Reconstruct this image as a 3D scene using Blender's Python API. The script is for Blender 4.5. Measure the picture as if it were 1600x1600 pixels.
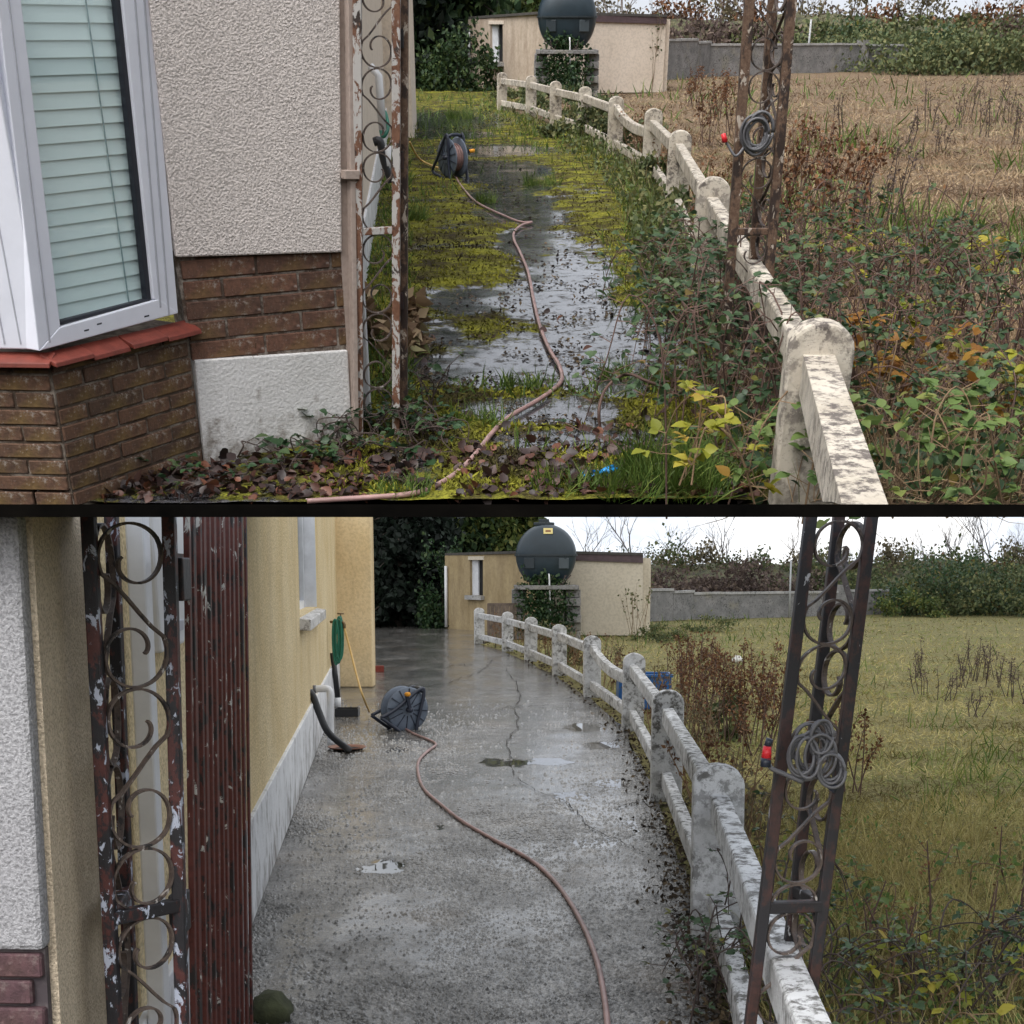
import bpy, math, random
import numpy as np
from mathutils import Vector, Matrix

# ---------------------------------------------------------------- camera, sky, sun, exposure
# Two states of one yard, one on a terrace above the other: the tidied yard (B) lies level below,
# the overgrown yard (A) on an added terrace slab that climbs away above it.
F_PX, PP_V, EYE = 2000.0, 1204.0, 1.7
PITCH = {'B': math.atan((PP_V - 890) / F_PX), 'A': math.atan((PP_V - 48) / F_PX)}
TILT = PITCH['A'] - PITCH['B']
sc = bpy.context.scene
for o in list(bpy.data.objects):
    bpy.data.objects.remove(o)
C = sc.collection
cam = bpy.data.cameras.new('camera')
cam.sensor_width = 36; cam.lens = 36 * F_PX / 1600; cam.shift_y = (PP_V - 800) / 1600
cam.clip_start = 0.05; cam.clip_end = 2000
camo = bpy.data.objects.new('camera', cam); C.objects.link(camo)
camo.location = (0, 0, EYE); camo.rotation_euler = (math.pi / 2 - PITCH['B'], 0, 0)
sc.camera = camo
SUN_EL, SUN_AZ = math.radians(48), math.radians(205)
w = bpy.data.worlds.new('World'); sc.world = w; w.use_nodes = True
wn = w.node_tree.nodes; wl = w.node_tree.links
sky = wn.new('ShaderNodeTexSky'); sky.sky_type = 'NISHITA'; sky.sun_disc = False
sky.sun_elevation = SUN_EL; sky.sun_rotation = SUN_AZ; sky.dust_density = 4.0; sky.air_density = 1.0
hs = wn.new('ShaderNodeHueSaturation'); hs.inputs['Saturation'].default_value = 0.22
wl.new(sky.outputs[0], hs.inputs['Color']); wl.new(hs.outputs[0], wn['Background'].inputs[0])
wn['Background'].inputs[1].default_value = 0.15
sun = bpy.data.lights.new('sun', 'SUN'); sun.energy = 0.6; sun.angle = math.radians(40); sun.color = (1, .97, .92)
suno = bpy.data.objects.new('sun', sun); C.objects.link(suno)
sd = Vector((math.sin(SUN_AZ) * math.cos(SUN_EL), math.cos(SUN_AZ) * math.cos(SUN_EL), math.sin(SUN_EL)))
suno.rotation_euler = sd.to_track_quat('Z', 'Y').to_euler(); suno.location = (0, -20, 40)
sc.view_settings.view_transform = 'Standard'; sc.view_settings.look = 'None'
sc.view_settings.exposure = 0.85; sc.view_settings.gamma = 1.0; sc.view_settings.use_curve_mapping = False
sc.render.engine = 'CYCLES'
sc.cycles.use_denoising = True; sc.cycles.max_bounces = 5; sc.cycles.diffuse_bounces = 3
sc.cycles.glossy_bounces = 3; sc.cycles.transmission_bounces = 3; sc.cycles.caustics_reflective = False
sc.cycles.caustics_refractive = False
SKY_B = 0.80                       # radiance of the overcast sky over the lower yard

# ---------------------------------------------------------------- frames and picking points
TIER = 'B'
TOPS = []                           # (object, tier)
ORG = {}
random.seed(5); RNG = np.random.default_rng(7)
def ray(u, v, t=None):
    p = PITCH[t or TIER]
    a, b = (u - 800) / F_PX, -(v - PP_V) / F_PX
    return Vector((a, math.cos(p) + b * math.sin(p), -math.sin(p) + b * math.cos(p)))
def G(u, v, z=0.0):
    d = ray(u, v); s = (z - EYE) / d.z
    return Vector((d.x * s, d.y * s, z))
def D(u, v, y):
    d = ray(u, v); s = y / d.y
    return Vector((d.x * s, y, EYE + d.z * s))
def onplane(u, v, P, Q):
    P, Q = Vector(P), Vector(Q)
    n = Vector((-(Q.y - P.y), Q.x - P.x, 0))
    d = ray(u, v); o = Vector((0, 0, EYE))
    s = n.dot(P - o) / n.dot(d)
    return o + d * s
def px(x, y, z, t=None):            # numpy: tier point -> photograph pixel (for laying out ground masks)
    p = PITCH[t or TIER]
    ax = y * math.cos(p) + (EYE - z) * math.sin(p)
    up = (z - EYE) * math.cos(p) + y * math.sin(p)
    return 800 + F_PX * x / ax, PP_V - F_PX * up / ax

# ---------------------------------------------------------------- numpy noise
def _hash(i, j, s):
    n = (i * 374761393 + j * 668265263 + s * 974711) & 0x7fffffff
    n = ((n ^ (n >> 13)) * 1274126177) & 0x7fffffff
    return ((n ^ (n >> 16)) & 0xffff) / 65535.0
def vnoise(x, y, s=0):
    i, j = np.floor(x).astype(np.int64), np.floor(y).astype(np.int64)
    fx, fy = x - i, y - j
    fx, fy = fx * fx * (3 - 2 * fx), fy * fy * (3 - 2 * fy)
    a, b, c, d = _hash(i, j, s), _hash(i + 1, j, s), _hash(i, j + 1, s), _hash(i + 1, j + 1, s)
    return (a * (1 - fx) + b * fx) * (1 - fy) + (c * (1 - fx) + d * fx) * fy
def fbm(x, y, s=0, o=4):
    r, a, t = 0, 1.0, 0
    for k in range(o):
        r = r + a * vnoise(x, y, s + k * 17); t += a; a *= .5; x = x * 2.03; y = y * 2.03
    return r / t

# ---------------------------------------------------------------- meshes
class M:
    def __init__(s): s.v = []; s.f = []
    def add(s, vs, fs):
        o = len(s.v); s.v += [tuple(p) for p in vs]; s.f += [tuple(i + o for i in f) for f in fs]; return s
    def hexa(s, b, t):
        n = len(b)
        return s.add(list(b) + list(t), [tuple(range(n - 1, -1, -1)), tuple(range(n, 2 * n))] + [(i, (i + 1) % n, n + (i + 1) % n, n + i) for i in range(n)])
    def box(s, c, d, R=None):
        c = Vector(c); h = [k / 2 for k in d]
        p = [Vector((x * h[0], y * h[1], z * h[2])) for z in (-1, 1) for x, y in ((-1, -1), (1, -1), (1, 1), (-1, 1))]
        if R is not None:
            R = Matrix.Rotation(R, 3, 'Z') if isinstance(R, (int, float)) else R
            p = [R @ q for q in p]
        p = [q + c for q in p]
        return s.hexa(p[:4], p[4:])
    def slab(s, pts, n, t):          # polygon on a front plane, thickness t backwards along -n
        pts = [Vector(p) for p in pts]; n = Vector(n).normalized()
        return s.hexa([p - n * t for p in pts], pts)
    def tube(s, pts, r, n=8):
        pts = [Vector(p) for p in pts]; k = len(pts)
        rs = r if isinstance(r, (list, tuple)) else [r] * k
        up = None; vs = []
        for i, p in enumerate(pts):
            d = (pts[min(i + 1, k - 1)] - pts[max(i - 1, 0)])
            if d.length < 1e-9: d = Vector((0, 0, 1))
            d.normalize()
            if up is None: up = Vector((0, 0, 1)) if abs(d.z) < .9 else Vector((1, 0, 0))
            a = up - d * up.dot(d)
            if a.length < 1e-6: a = d.orthogonal()
            a.normalize(); b = d.cross(a); up = a
            vs += [p + (a * math.cos(2 * math.pi * j / n) + b * math.sin(2 * math.pi * j / n)) * rs[i] for j in range(n)]
        fs = [(i * n + j, i * n + (j + 1) % n, (i + 1) * n + (j + 1) % n, (i + 1) * n + j) for i in range(k - 1) for j in range(n)]
        fs += [tuple(range(n - 1, -1, -1)), tuple(range((k - 1) * n, k * n))]
        return s.add(vs, fs)
    def beam(s, pts, wd, ht, up=(0, 0, 1)):   # rectangular sweep: ht along up, wd across
        pts = [Vector(p) for p in pts]; k = len(pts); up = Vector(up); vs = []
        for i, p in enumerate(pts):
            d = (pts[min(i + 1, k - 1)] - pts[max(i - 1, 0)]).normalized()
            a = d.cross(up)
            if a.length < 1e-6: a = d.orthogonal()
            a.normalize(); b = a.cross(d).normalized()
            vs += [p + a * wd / 2 * i_ + b * ht / 2 * j_ for i_, j_ in ((-1, -1), (1, -1), (1, 1), (-1, 1))]
        fs = [(i * 4 + j, i * 4 + (j + 1) % 4, (i + 1) * 4 + (j + 1) % 4, (i + 1) * 4 + j) for i in range(k - 1) for j in range(4)]
        return s.add(vs, fs + [(3, 2, 1, 0), tuple((k - 1) * 4 + j for j in range(4))])
    def rings(s, rr, cap=True):      # list of equal-length rings of points
        n = len(rr[0]); vs = [p for r in rr for p in r]
        fs = [(i * n + j, i * n + (j + 1) % n, (i + 1) * n + (j + 1) % n, (i + 1) * n + j) for i in range(len(rr) - 1) for j in range(n)]
        if cap: fs += [tuple(range(n - 1, -1, -1)), tuple(range((len(rr) - 1) * n, len(rr) * n))]
        return s.add(vs, fs)
    def cyl(s, a, b, r, n=16, r2=None):
        return s.tube([a, b], [r, r if r2 is None else r2], n)

def finish(me, mat, smooth):
    me.materials.append(MAT[mat] if isinstance(mat, str) else mat)
    if smooth: me.polygons.foreach_set('use_smooth', [True] * len(me.polygons))
    me.update()
def link(name, me, parent):
    o = bpy.data.objects.new(name, me); C.objects.link(o)
    if parent is not None:
        o.parent = parent; ORG[o] = ORG[parent]
    else:
        TOPS.append((o, TIER)); ORG[o] = Vector((0, 0, 0))
    return o
def props(o, label, cat, group=None, kind=None):
    if label: o['label'] = label
    if cat: o['category'] = cat
    if group: o['group'] = group
    if kind: o['kind'] = kind
    return o
def thing(name, label, cat, loc, group=None, kind=None):
    o = bpy.data.objects.new(name, None); C.objects.link(o); o.empty_display_size = .1
    o.location = loc; TOPS.append((o, TIER)); ORG[o] = Vector(loc)
    return props(o, label, cat, group, kind)
def part(name, m, mat, parent, smooth=False, bevel=0, kind=None, label=None):
    me = bpy.data.meshes.new(name)
    g = ORG[parent]
    me.from_pydata([(p[0] - g.x, p[1] - g.y, p[2] - g.z) for p in m.v], [], m.f)
    finish(me, mat, smooth)
    o = link(name, me, parent)
    if bevel: bev(o, bevel)
    if kind: o['kind'] = kind
    if label: o['label'] = label
    return o
def bev(o, wd, seg=2):
    b = o.modifiers.new('bevel', 'BEVEL'); b.width = wd; b.segments = seg; b.limit_method = 'ANGLE'
    return o
def single(name, m, mat, label, cat, loc=(0, 0, 0), group=None, kind=None, smooth=False, bevel=0):
    me = bpy.data.meshes.new(name); g = Vector(loc)
    me.from_pydata([(p[0] - g.x, p[1] - g.y, p[2] - g.z) for p in m.v], [], m.f)
    finish(me, mat, smooth)
    o = link(name, me, None); o.location = g; ORG[o] = g
    if bevel: bev(o, bevel)
    return props(o, label, cat, group, kind)
def bulk(name, V, T, mat, parent=None, val=None, smooth=False, loc=None):
    V = np.asarray(V, np.float32).copy()
    if parent is not None: V -= np.array(ORG[parent], np.float32)
    elif loc is not None: V -= np.array(loc, np.float32)
    T = np.asarray(T, np.int32)
    me = bpy.data.meshes.new(name)
    k = T.shape[1]
    me.vertices.add(len(V)); me.vertices.foreach_set('co', V.ravel())
    me.loops.add(T.size); me.loops.foreach_set('vertex_index', T.ravel())
    me.polygons.add(len(T)); me.polygons.foreach_set('loop_start', np.arange(0, T.size, k, dtype=np.int32))
    if val is not None:
        at = me.attributes.new('v', 'FLOAT', 'POINT'); at.data.foreach_set('value', np.asarray(val, np.float32))
    me.update(calc_edges=True)
    finish(me, mat, smooth)
    o = link(name, me, parent)
    if parent is None and loc is not None: o.location = loc; ORG[o] = Vector(loc)
    return o
def grid(xs, ys, zf):
    X, Y = np.meshgrid(xs, ys); Z = zf(X, Y)
    nx, ny = len(xs), len(ys)
    i = (np.arange(ny - 1)[:, None] * nx + np.arange(nx - 1)[None, :]).ravel()
    return np.stack([X.ravel(), Y.ravel(), Z.ravel()], 1), np.stack([i, i + 1, i + nx + 1, i + nx], 1)

# scatter of small templates into one mesh
def rot(yaw, tilt, roll):
    cy, sy, ct, st, cr, sr = np.cos(yaw), np.sin(yaw), np.cos(tilt), np.sin(tilt), np.cos(roll), np.sin(roll)
    o, l = np.zeros_like(yaw), np.ones_like(yaw)
    Rz = np.stack([cy, -sy, o, sy, cy, o, o, o, l], 1).reshape(-1, 3, 3)
    Rx = np.stack([l, o, o, o, ct, -st, o, st, ct], 1).reshape(-1, 3, 3)
    Ry = np.stack([cr, o, sr, o, l, o, -sr, o, cr], 1).reshape(-1, 3, 3)
    return Rz @ Rx @ Ry
def scat(tv, tt, pos, R, scale, val):
    tv = np.asarray(tv, float); n, k = len(pos), len(tv)
    sc_ = np.asarray(scale, float)
    if sc_.ndim == 0: sc_ = np.full((n, 3), float(sc_))
    if sc_.ndim == 1: sc_ = np.repeat(sc_[:, None], 3, 1)
    V = np.einsum('nij,nkj->nki', R, tv[None] * sc_[:, None, :]) + np.asarray(pos)[:, None, :]
    T = (np.asarray(tt)[None] + (np.arange(n) * k)[:, None, None]).reshape(-1, 3)
    return V.reshape(-1, 3), T, np.repeat(val, k)
def cat3(parts):
    V, T, A, o = [], [], [], 0
    for v, t, a in parts:
        V.append(v); T.append(t + o); A.append(a); o += len(v)
    return np.concatenate(V), np.concatenate(T), np.concatenate(A)
BLADE_V = [(-.5, 0, 0), (.5, 0, 0), (-.38, .12, .55), (.38, .12, .55), (0, .42, 1)]
BLADE_T = [(0, 1, 3), (0, 3, 2), (2, 3, 4)]
LEAF_V = [(0, 0, 0), (-.32, .45, .1), (.32, .45, .1), (0, 1, -.05)]
LEAF_T = [(0, 3, 1), (0, 2, 3)]
OVAL_V = [(0, 0, 0), (-.30, .18, .07), (-.40, .42, .1), (-.27, .70, .05), (0, 1, -.1), (.27, .70, .05), (.40, .42, .1), (.30, .18, .07), (0, .4, 0)]
OVAL_T = [(8, 1, 0), (8, 2, 1), (8, 3, 2), (8, 4, 3), (8, 5, 4), (8, 6, 5), (8, 7, 6), (8, 0, 7)]
def blades(pos, h, wd, lean=.5, seed=1):
    g = np.random.default_rng(seed); n = len(pos)
    R = rot(g.uniform(0, 6.283, n), g.normal(0, lean, n), g.normal(0, lean, n))
    h = np.broadcast_to(h, (n,)); wd = np.broadcast_to(wd, (n,))
    return scat(BLADE_V, BLADE_T, pos, R, np.stack([wd, h, h], 1), g.random(n))
def leafs(pos, size, seed=1, oval=False, flat=.9):
    g = np.random.default_rng(seed); n = len(pos)
    R = rot(g.uniform(0, 6.283, n), g.normal(0, flat, n), g.normal(0, flat, n))
    s = np.broadcast_to(size, (n,)) * g.uniform(.6, 1.25, n)
    return scat(OVAL_V if oval else LEAF_V, OVAL_T if oval else LEAF_T, pos, R, s, g.random(n))
def smooth_path(pts, k=8):
    pts = [Vector(p) for p in pts]; out = []
    for i in range(len(pts) - 1):
        p0, p1, p2, p3 = pts[max(i - 1, 0)], pts[i], pts[i + 1], pts[min(i + 2, len(pts) - 1)]
        for j in range(k):
            t = j / k
            out.append(.5 * ((2 * p1) + (p2 - p0) * t + (2 * p0 - 5 * p1 + 4 * p2 - p3) * t * t + (3 * p1 - p0 - 3 * p2 + p3) * t ** 3))
    return out + [pts[-1]]

# ---------------------------------------------------------------- materials
MAT = {}
class N:
    def __init__(s, name):
        m = bpy.data.materials.new(name); m.use_nodes = True; MAT[name] = m
        s.t = m.node_tree; s.n = s.t.nodes; s.l = s.t.links
        s.b = s.n['Principled BSDF']; s.tc = s.n.new('ShaderNodeTexCoord').outputs['Object']; s.m = m
    def set(s, **k):
        for a, v in k.items(): s.put(s.b.inputs[a.replace('_', ' ')], v)
        return s
    def put(s, i, v):
        if hasattr(v, 'is_output') or isinstance(v, bpy.types.NodeSocket): s.l.new(v, i)
        elif isinstance(v, tuple) and len(v) == 3 and i.type == 'RGBA': i.default_value = (*v, 1)
        elif i.type == 'RGBA' and isinstance(v, (int, float)): i.default_value = (v, v, v, 1)
        else: i.default_value = v
    def noise(s, scale, detail=4, rough=.6, vec=None, dist=0):
        n = s.n.new('ShaderNodeTexNoise'); n.inputs['Scale'].default_value = scale; n.inputs['Detail'].default_value = detail
        n.inputs['Roughness'].default_value = rough; n.inputs['Distortion'].default_value = dist
        s.l.new(vec or s.tc, n.inputs['Vector']); return n.outputs['Fac']
    def vor(s, scale, feat='F1', vec=None, out='Distance'):
        n = s.n.new('ShaderNodeTexVoronoi'); n.feature = feat; n.inputs['Scale'].default_value = scale
        s.l.new(vec or s.tc, n.inputs['Vector']); return n.outputs[out]
    def scaled(s, x, y, z):
        n = s.n.new('ShaderNodeMapping'); n.inputs['Scale'].default_value = (x, y, z); s.l.new(s.tc, n.inputs['Vector']); return n.outputs[0]
    def ramp(s, fac, stops, const=False):
        n = s.n.new('ShaderNodeValToRGB'); e = n.color_ramp
        if const: e.interpolation = 'CONSTANT'
        while len(e.elements) < len(stops): e.elements.new(.5)
        for k, (p, c) in zip(e.elements, stops):
            k.position = p; k.color = (*c, 1) if isinstance(c, tuple) else (c, c, c, 1)
        s.l.new(fac, n.inputs[0]); return n.outputs[0]
    def mix(s, f, a, b):
        n = s.n.new('ShaderNodeMix'); n.data_type = 'RGBA'
        s.put(n.inputs[0], f); s.put(n.inputs[6], a); s.put(n.inputs[7], b); return n.outputs[2]
    def mul(s, f, a, b):
        n = s.n.new('ShaderNodeMix'); n.data_type = 'RGBA'; n.blend_type = 'MULTIPLY'
        s.put(n.inputs[0], f); s.put(n.inputs[6], a); s.put(n.inputs[7], b); return n.outputs[2]
    def math(s, op, a, b=0.0, clamp=False):
        n = s.n.new('ShaderNodeMath'); n.operation = op; n.use_clamp = clamp
        s.put(n.inputs[0], a); s.put(n.inputs[1], b); return n.outputs[0]
    def attr(s, name='v'):
        n = s.n.new('ShaderNodeAttribute'); n.attribute_name = name; return n.outputs['Fac']
    def rnd(s): return s.n.new('ShaderNodeObjectInfo').outputs['Random']
    def xyz(s):
        n = s.n.new('ShaderNodeSeparateXYZ'); s.l.new(s.tc, n.inputs[0]); return n.outputs
    def bump(s, h, strength=.5, dist=.01):
        n = s.n.new('ShaderNodeBump'); n.inputs['Strength'].default_value = strength; n.inputs['Distance'].default_value = dist
        s.l.new(h, n.inputs['Height'])
        old = s.b.inputs['Normal']
        if old.is_linked: s.l.new(old.links[0].from_socket, n.inputs['Normal'])
        s.l.new(n.outputs[0], old); return s

def roughcast(name, c1, c2, dirt, grain=70, dist=.012, dirt_lo=.55):
    m = N(name)
    base = m.ramp(m.noise(1.3, 4), [(.3, c1), (.7, c2)])
    pits = m.ramp(m.noise(grain, 3, .6), [(.38, .58 if grain > 50 else .86), (.56, 1.04)])
    col = m.mul(.8, base, pits)
    d = m.ramp(m.noise(1.0, 5, .65, m.scaled(3, 3, .7)), [(dirt_lo, 0.0), (.85, .75)])
    m.set(Base_Color=m.mix(d, col, dirt), Roughness=.9, Specular_IOR_Level=.2)
    m.bump(m.noise(grain, 3, .55), .9, dist)
    return m
roughcast('roughcast_pink', (.70, .635, .60), (.77, .70, .665), (.36, .31, .28), 105, .013, .62)
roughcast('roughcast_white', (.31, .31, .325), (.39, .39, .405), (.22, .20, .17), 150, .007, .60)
roughcast('roughcast_cream', (.68, .53, .29), (.80, .67, .43), (.44, .34, .21), 75, .010, .52)
roughcast('render_cream', (.66, .51, .29), (.74, .60, .38), (.30, .23, .14), 30, .006, .52)
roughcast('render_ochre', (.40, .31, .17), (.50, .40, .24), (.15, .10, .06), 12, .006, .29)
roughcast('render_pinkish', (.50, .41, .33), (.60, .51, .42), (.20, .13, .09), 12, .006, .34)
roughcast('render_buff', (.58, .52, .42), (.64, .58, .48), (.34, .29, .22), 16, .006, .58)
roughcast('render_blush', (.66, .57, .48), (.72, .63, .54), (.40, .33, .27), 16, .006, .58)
roughcast('taupe_paint', (.36, .29, .25), (.42, .34, .30), (.20, .15, .12), 40, .002, .6)
roughcast('beige_edge', (.58, .48, .35), (.70, .60, .46), (.26, .21, .14), 150, .009, .5)

def brick_mat(name, c1, c2, lich, white):
    m = N(name)
    r = m.rnd()
    base = m.ramp(r, [(0, c1), (1, c2)])
    base = m.mul(.8, base, m.ramp(m.noise(40, 4, .7), [(.3, .45), (.7, 1.25)]))
    l = m.ramp(m.noise(3.2, 4, .6), [(.52, 0.0), (.72, lich)])
    base = m.mix(l, base, (.24, .16, .035))
    wv = m.ramp(m.noise(26, 5, .75), [(.56, 0.0), (.66, white)])
    wv = m.math('MULTIPLY', wv, m.ramp(m.noise(2.1, 3), [(.42, .15), (.62, 1.0)]))
    base = m.mix(wv, base, (.42, .38, .35))
    m.set(Base_Color=base, Roughness=.88)
    m.bump(m.noise(55, 4, .7), .8, .006)
brick_mat('brick_brown', (.10, .052, .035), (.15, .072, .046), .55, .85)
brick_mat('brick_lichen', (.085, .048, .030), (.135, .070, .042), .8, .9)
brick_mat('brick_purple', (.055, .030, .038), (.095, .045, .050), .1, .25)
m = N('mortar'); m.set(Base_Color=m.ramp(m.noise(11, 6, .75), [(.46, (.075, .05, .036)), (.64, (.34, .30, .26))]), Roughness=.95); m.bump(m.noise(90, 3), .6, .004)
m = N('mortar_mid'); m.set(Base_Color=m.ramp(m.noise(9, 5, .7), [(.46, (.07, .048, .033)), (.64, (.26, .22, .18))]), Roughness=.95); m.bump(m.noise(90, 3), .6, .004)
m = N('mortar_dark'); m.set(Base_Color=m.ramp(m.noise(14, 5, .7), [(.4, (.05, .04, .045)), (.7, (.14, .12, .12))]), Roughness=.95)

m = N('plinth_white')
z = m.xyz()[2]
base = m.mul(.5, m.ramp(m.noise(2.5, 4), [(.3, (.62, .61, .60)), (.7, (.76, .75, .75))]), m.ramp(m.noise(80, 3), [(.3, .6), (.6, 1.0)]))
dirt = m.ramp(m.math('ADD', m.noise(7, 6, .72), m.math('MULTIPLY', z, -.75)), [(.36, 0.0), (.50, .8)])
m.set(Base_Color=m.mix(dirt, base, (.15, .12, .09)), Roughness=.85); m.bump(m.noise(75, 4, .6), .7, .008)
m = N('plinth_pale')
base = m.ramp(m.noise(2.5, 4), [(.3, (.62, .63, .65)), (.7, (.78, .79, .81))])
dirt = m.ramp(m.math('ADD', m.noise(1, 6, .72, m.scaled(7, 7, 4)), m.math('MULTIPLY', m.xyz()[2], -.25)), [(.42, 0.0), (.62, .85)])
m.set(Base_Color=m.mix(dirt, base, (.12, .10, .08)), Roughness=.85); m.bump(m.noise(60, 4, .6), .6, .006)

def lichen_concrete(name, c1, c2, dk, amt):
    m = N(name)
    base = m.ramp(m.noise(3, 4), [(.3, c1), (.7, c2)])
    k = m.ramp(m.noise(17, 7, .74), [(amt, 0.0), (amt + .1, .92)])
    k2 = m.ramp(m.noise(2.6, 3), [(.36, .2), (.6, 1.0)])
    nrm = m.n.new('ShaderNodeNewGeometry')
    sx = m.n.new('ShaderNodeSeparateXYZ'); m.l.new(nrm.outputs['Normal'], sx.inputs[0])
    upf = m.math('MULTIPLY', sx.outputs[2], .55, True)
    k = m.math('MULTIPLY', k, m.math('ADD', k2, upf, True))
    sp = m.ramp(m.noise(60, 4, .7), [(.62, 0.0), (.68, .8)])
    k = m.math('MAXIMUM', k, m.math('MULTIPLY', sp, .8))
    g = m.ramp(m.noise(1.7, 5), [(.55, 0.0), (.75, .45)])
    m.set(Base_Color=m.mix(k, m.mix(g, base, (.30, .27, .17)), dk), Roughness=.9)
    m.bump(m.noise(45, 5, .7), .7, .006)
lichen_concrete('fence_cream', (.42, .37, .30), (.60, .55, .47), (.085, .07, .065), .47)
lichen_concrete('fence_white', (.44, .445, .45), (.62, .625, .63), (.075, .07, .062), .47)
lichen_concrete('block_grey', (.16, .16, .16), (.28, .27, .27), (.05, .05, .045), .5)
lichen_concrete('coping_grey', (.30, .30, .30), (.46, .45, .44), (.10, .10, .09), .52)
lichen_concrete('sill_stone', (.52, .51, .50), (.70, .69, .68), (.10, .09, .08), .5)

def flaked(name, rust1, rust2, blk, pale, a_pale, a_blk, sc_=22):
    m = N(name)
    vec = m.scaled(1, 1, .55)
    base = m.ramp(m.noise(60, 5, .7), [(.35, rust1), (.65, rust2)])
    kb = m.ramp(m.noise(sc_ * .6, 6, .7, vec), [(a_blk, 0.0), (a_blk + .05, 1.0)])
    kp = m.ramp(m.noise(sc_, 6, .68, vec, .6), [(a_pale, 0.0), (a_pale + .025, 1.0)])
    m.set(Base_Color=m.mix(kp, m.mix(kb, base, blk), pale), Roughness=m.mix(kp, .55, .5), Specular_IOR_Level=.45)
    m.bump(m.noise(sc_ * 1.5, 6, .7, vec), .7, .003)
flaked('metal_flaked', (.055, .016, .014), (.085, .025, .021), (.012, .011, .014), (.42, .46, .56), .57, .45, 34)
flaked('metal_brown', (.065, .016, .012), (.105, .024, .017), (.014, .010, .010), (.46, .45, .42), .615, .53, 24)
flaked('metal_dark', (.030, .018, .017), (.060, .026, .022), (.016, .015, .018), (.42, .42, .44), .64, .45)
flaked('metal_rust', (.085, .045, .028), (.17, .11, .075), (.035, .022, .018), (.44, .38, .32), .58, .50)
flaked('metal_rust_pale', (.12, .05, .028), (.20, .10, .06), (.04, .028, .024), (.46, .44, .42), .50, .56)
flaked('scroll_iron', (.06, .045, .04), (.12, .09, .075), (.02, .017, .018), (.40, .38, .36), .62, .55, 40)

def plain(name, col, rough=.5, var=.15, bump=0, metal=0, spec=.5, sc_=8):
    m = N(name)
    lo = tuple(c * (1 - var) for c in col); hi = tuple(min(1, c * (1 + var)) for c in col)
    m.set(Base_Color=m.ramp(m.noise(sc_, 5, .65), [(.3, lo), (.7, hi)]), Roughness=rough, Metallic=metal, Specular_IOR_Level=spec)
    if bump: m.bump(m.noise(sc_ * 8, 4), .4, bump)
    return m
plain('upvc', (.74, .76, .84), .32, .04)
plain('upvc_line', (.42, .43, .48), .5, .1)
plain('gasket', (.012, .014, .022), .5, .1)
plain('slat', (.90, .95, .95), .45, .02)
plain('blind_cord', (.28, .36, .38), .7, .1)
plain('tile_red', (.17, .034, .022), .6, .3, .003, sc_=14)
plain('white_pipe', (.70, .71, .73), .4, .08)
plain('black_pipe', (.018, .019, .022), .4, .3)
plain('tank_green', (.014, .028, .040), .42, .18, .001, sc_=3)
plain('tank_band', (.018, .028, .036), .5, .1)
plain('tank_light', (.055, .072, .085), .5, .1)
plain('yellow_label', (.72, .60, .24), .5, .05)
plain('label_print', (.25, .12, .05), .6, .05)
plain('wood_old', (.13, .10, .08), .9, .4, .004, sc_=6)
plain('void_dark', (.012, .012, .014), .9, .2)
plain('window_white', (.66, .68, .72), .5, .12)
plain('fascia', (.085, .055, .062), .6, .25)
plain('roof_felt', (.07, .065, .06), .9, .3)
plain('hose_pink', (.29, .175, .16), .45, .38, .0, sc_=9)
plain('hose_stripe', (.42, .31, .29), .4, .3, sc_=6)
plain('hose_green', (.018, .15, .10), .4, .25)
plain('hose_yellow', (.55, .36, .12), .5, .1)
plain('reel_grey', (.13, .16, .21), .42, .2)
plain('reel_black', (.020, .026, .045), .35, .2)
plain('reel_orange', (.78, .33, .02), .4, .05)
plain('tyre_black', (.02, .02, .022), .8, .2)
plain('brass', (.16, .11, .06), .45, .3, 0, .6)
plain('cable_grey', (.12, .12, .13), .45, .2)
plain('red_plastic', (.65, .02, .03), .35, .1)
plain('blue_plastic', (.015, .10, .30), .4, .12)
plain('blue_glove', (.01, .33, .80), .4, .1)
plain('gully_clay', (.20, .085, .05), .6, .3)
plain('brick_red', (.22, .045, .035), .85, .25, .003, sc_=20)
plain('pole_steel', (.40, .41, .42), .5, .12)
plain('stone_pale', (.62, .62, .60), .8, .15)
plain('bark', (.075, .06, .05), .95, .35, .004, sc_=12)
plain('twig_grey', (.15, .125, .115), .9, .3)
plain('twig_red', (.10, .058, .045), .8, .35)
plain('twig_tan', (.19, .125, .07), .9, .3)
plain('twig_dark', (.055, .038, .032), .85, .3)
plain('plaster_board', (.66, .66, .66), .6, .06)
m = N('slab_black'); m.set(Base_Color=m.ramp(m.noise(9, 5), [(.3, (.003, .003, .003)), (.7, (.008, .007, .006))]), Roughness=1.0, Specular_IOR_Level=0.0)
m = N('window_glass'); m.n.remove(m.b)
tr = m.n.new('ShaderNodeBsdfTransparent'); tr.inputs[0].default_value = (.93, .97, .97, 1); gl = m.n.new('ShaderNodeBsdfGlossy'); gl.inputs['Roughness'].default_value = .03
mx = m.n.new('ShaderNodeMixShader'); mx.inputs[0].default_value = .06
m.l.new(tr.outputs[0], mx.inputs[1]); m.l.new(gl.outputs[0], mx.inputs[2]); m.l.new(mx.outputs[0], m.n['Material Output'].inputs[0])
m = N('glass_dark'); m.set(Base_Color=(.03, .04, .05), Roughness=.05, Specular_IOR_Level=.6)
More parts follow.
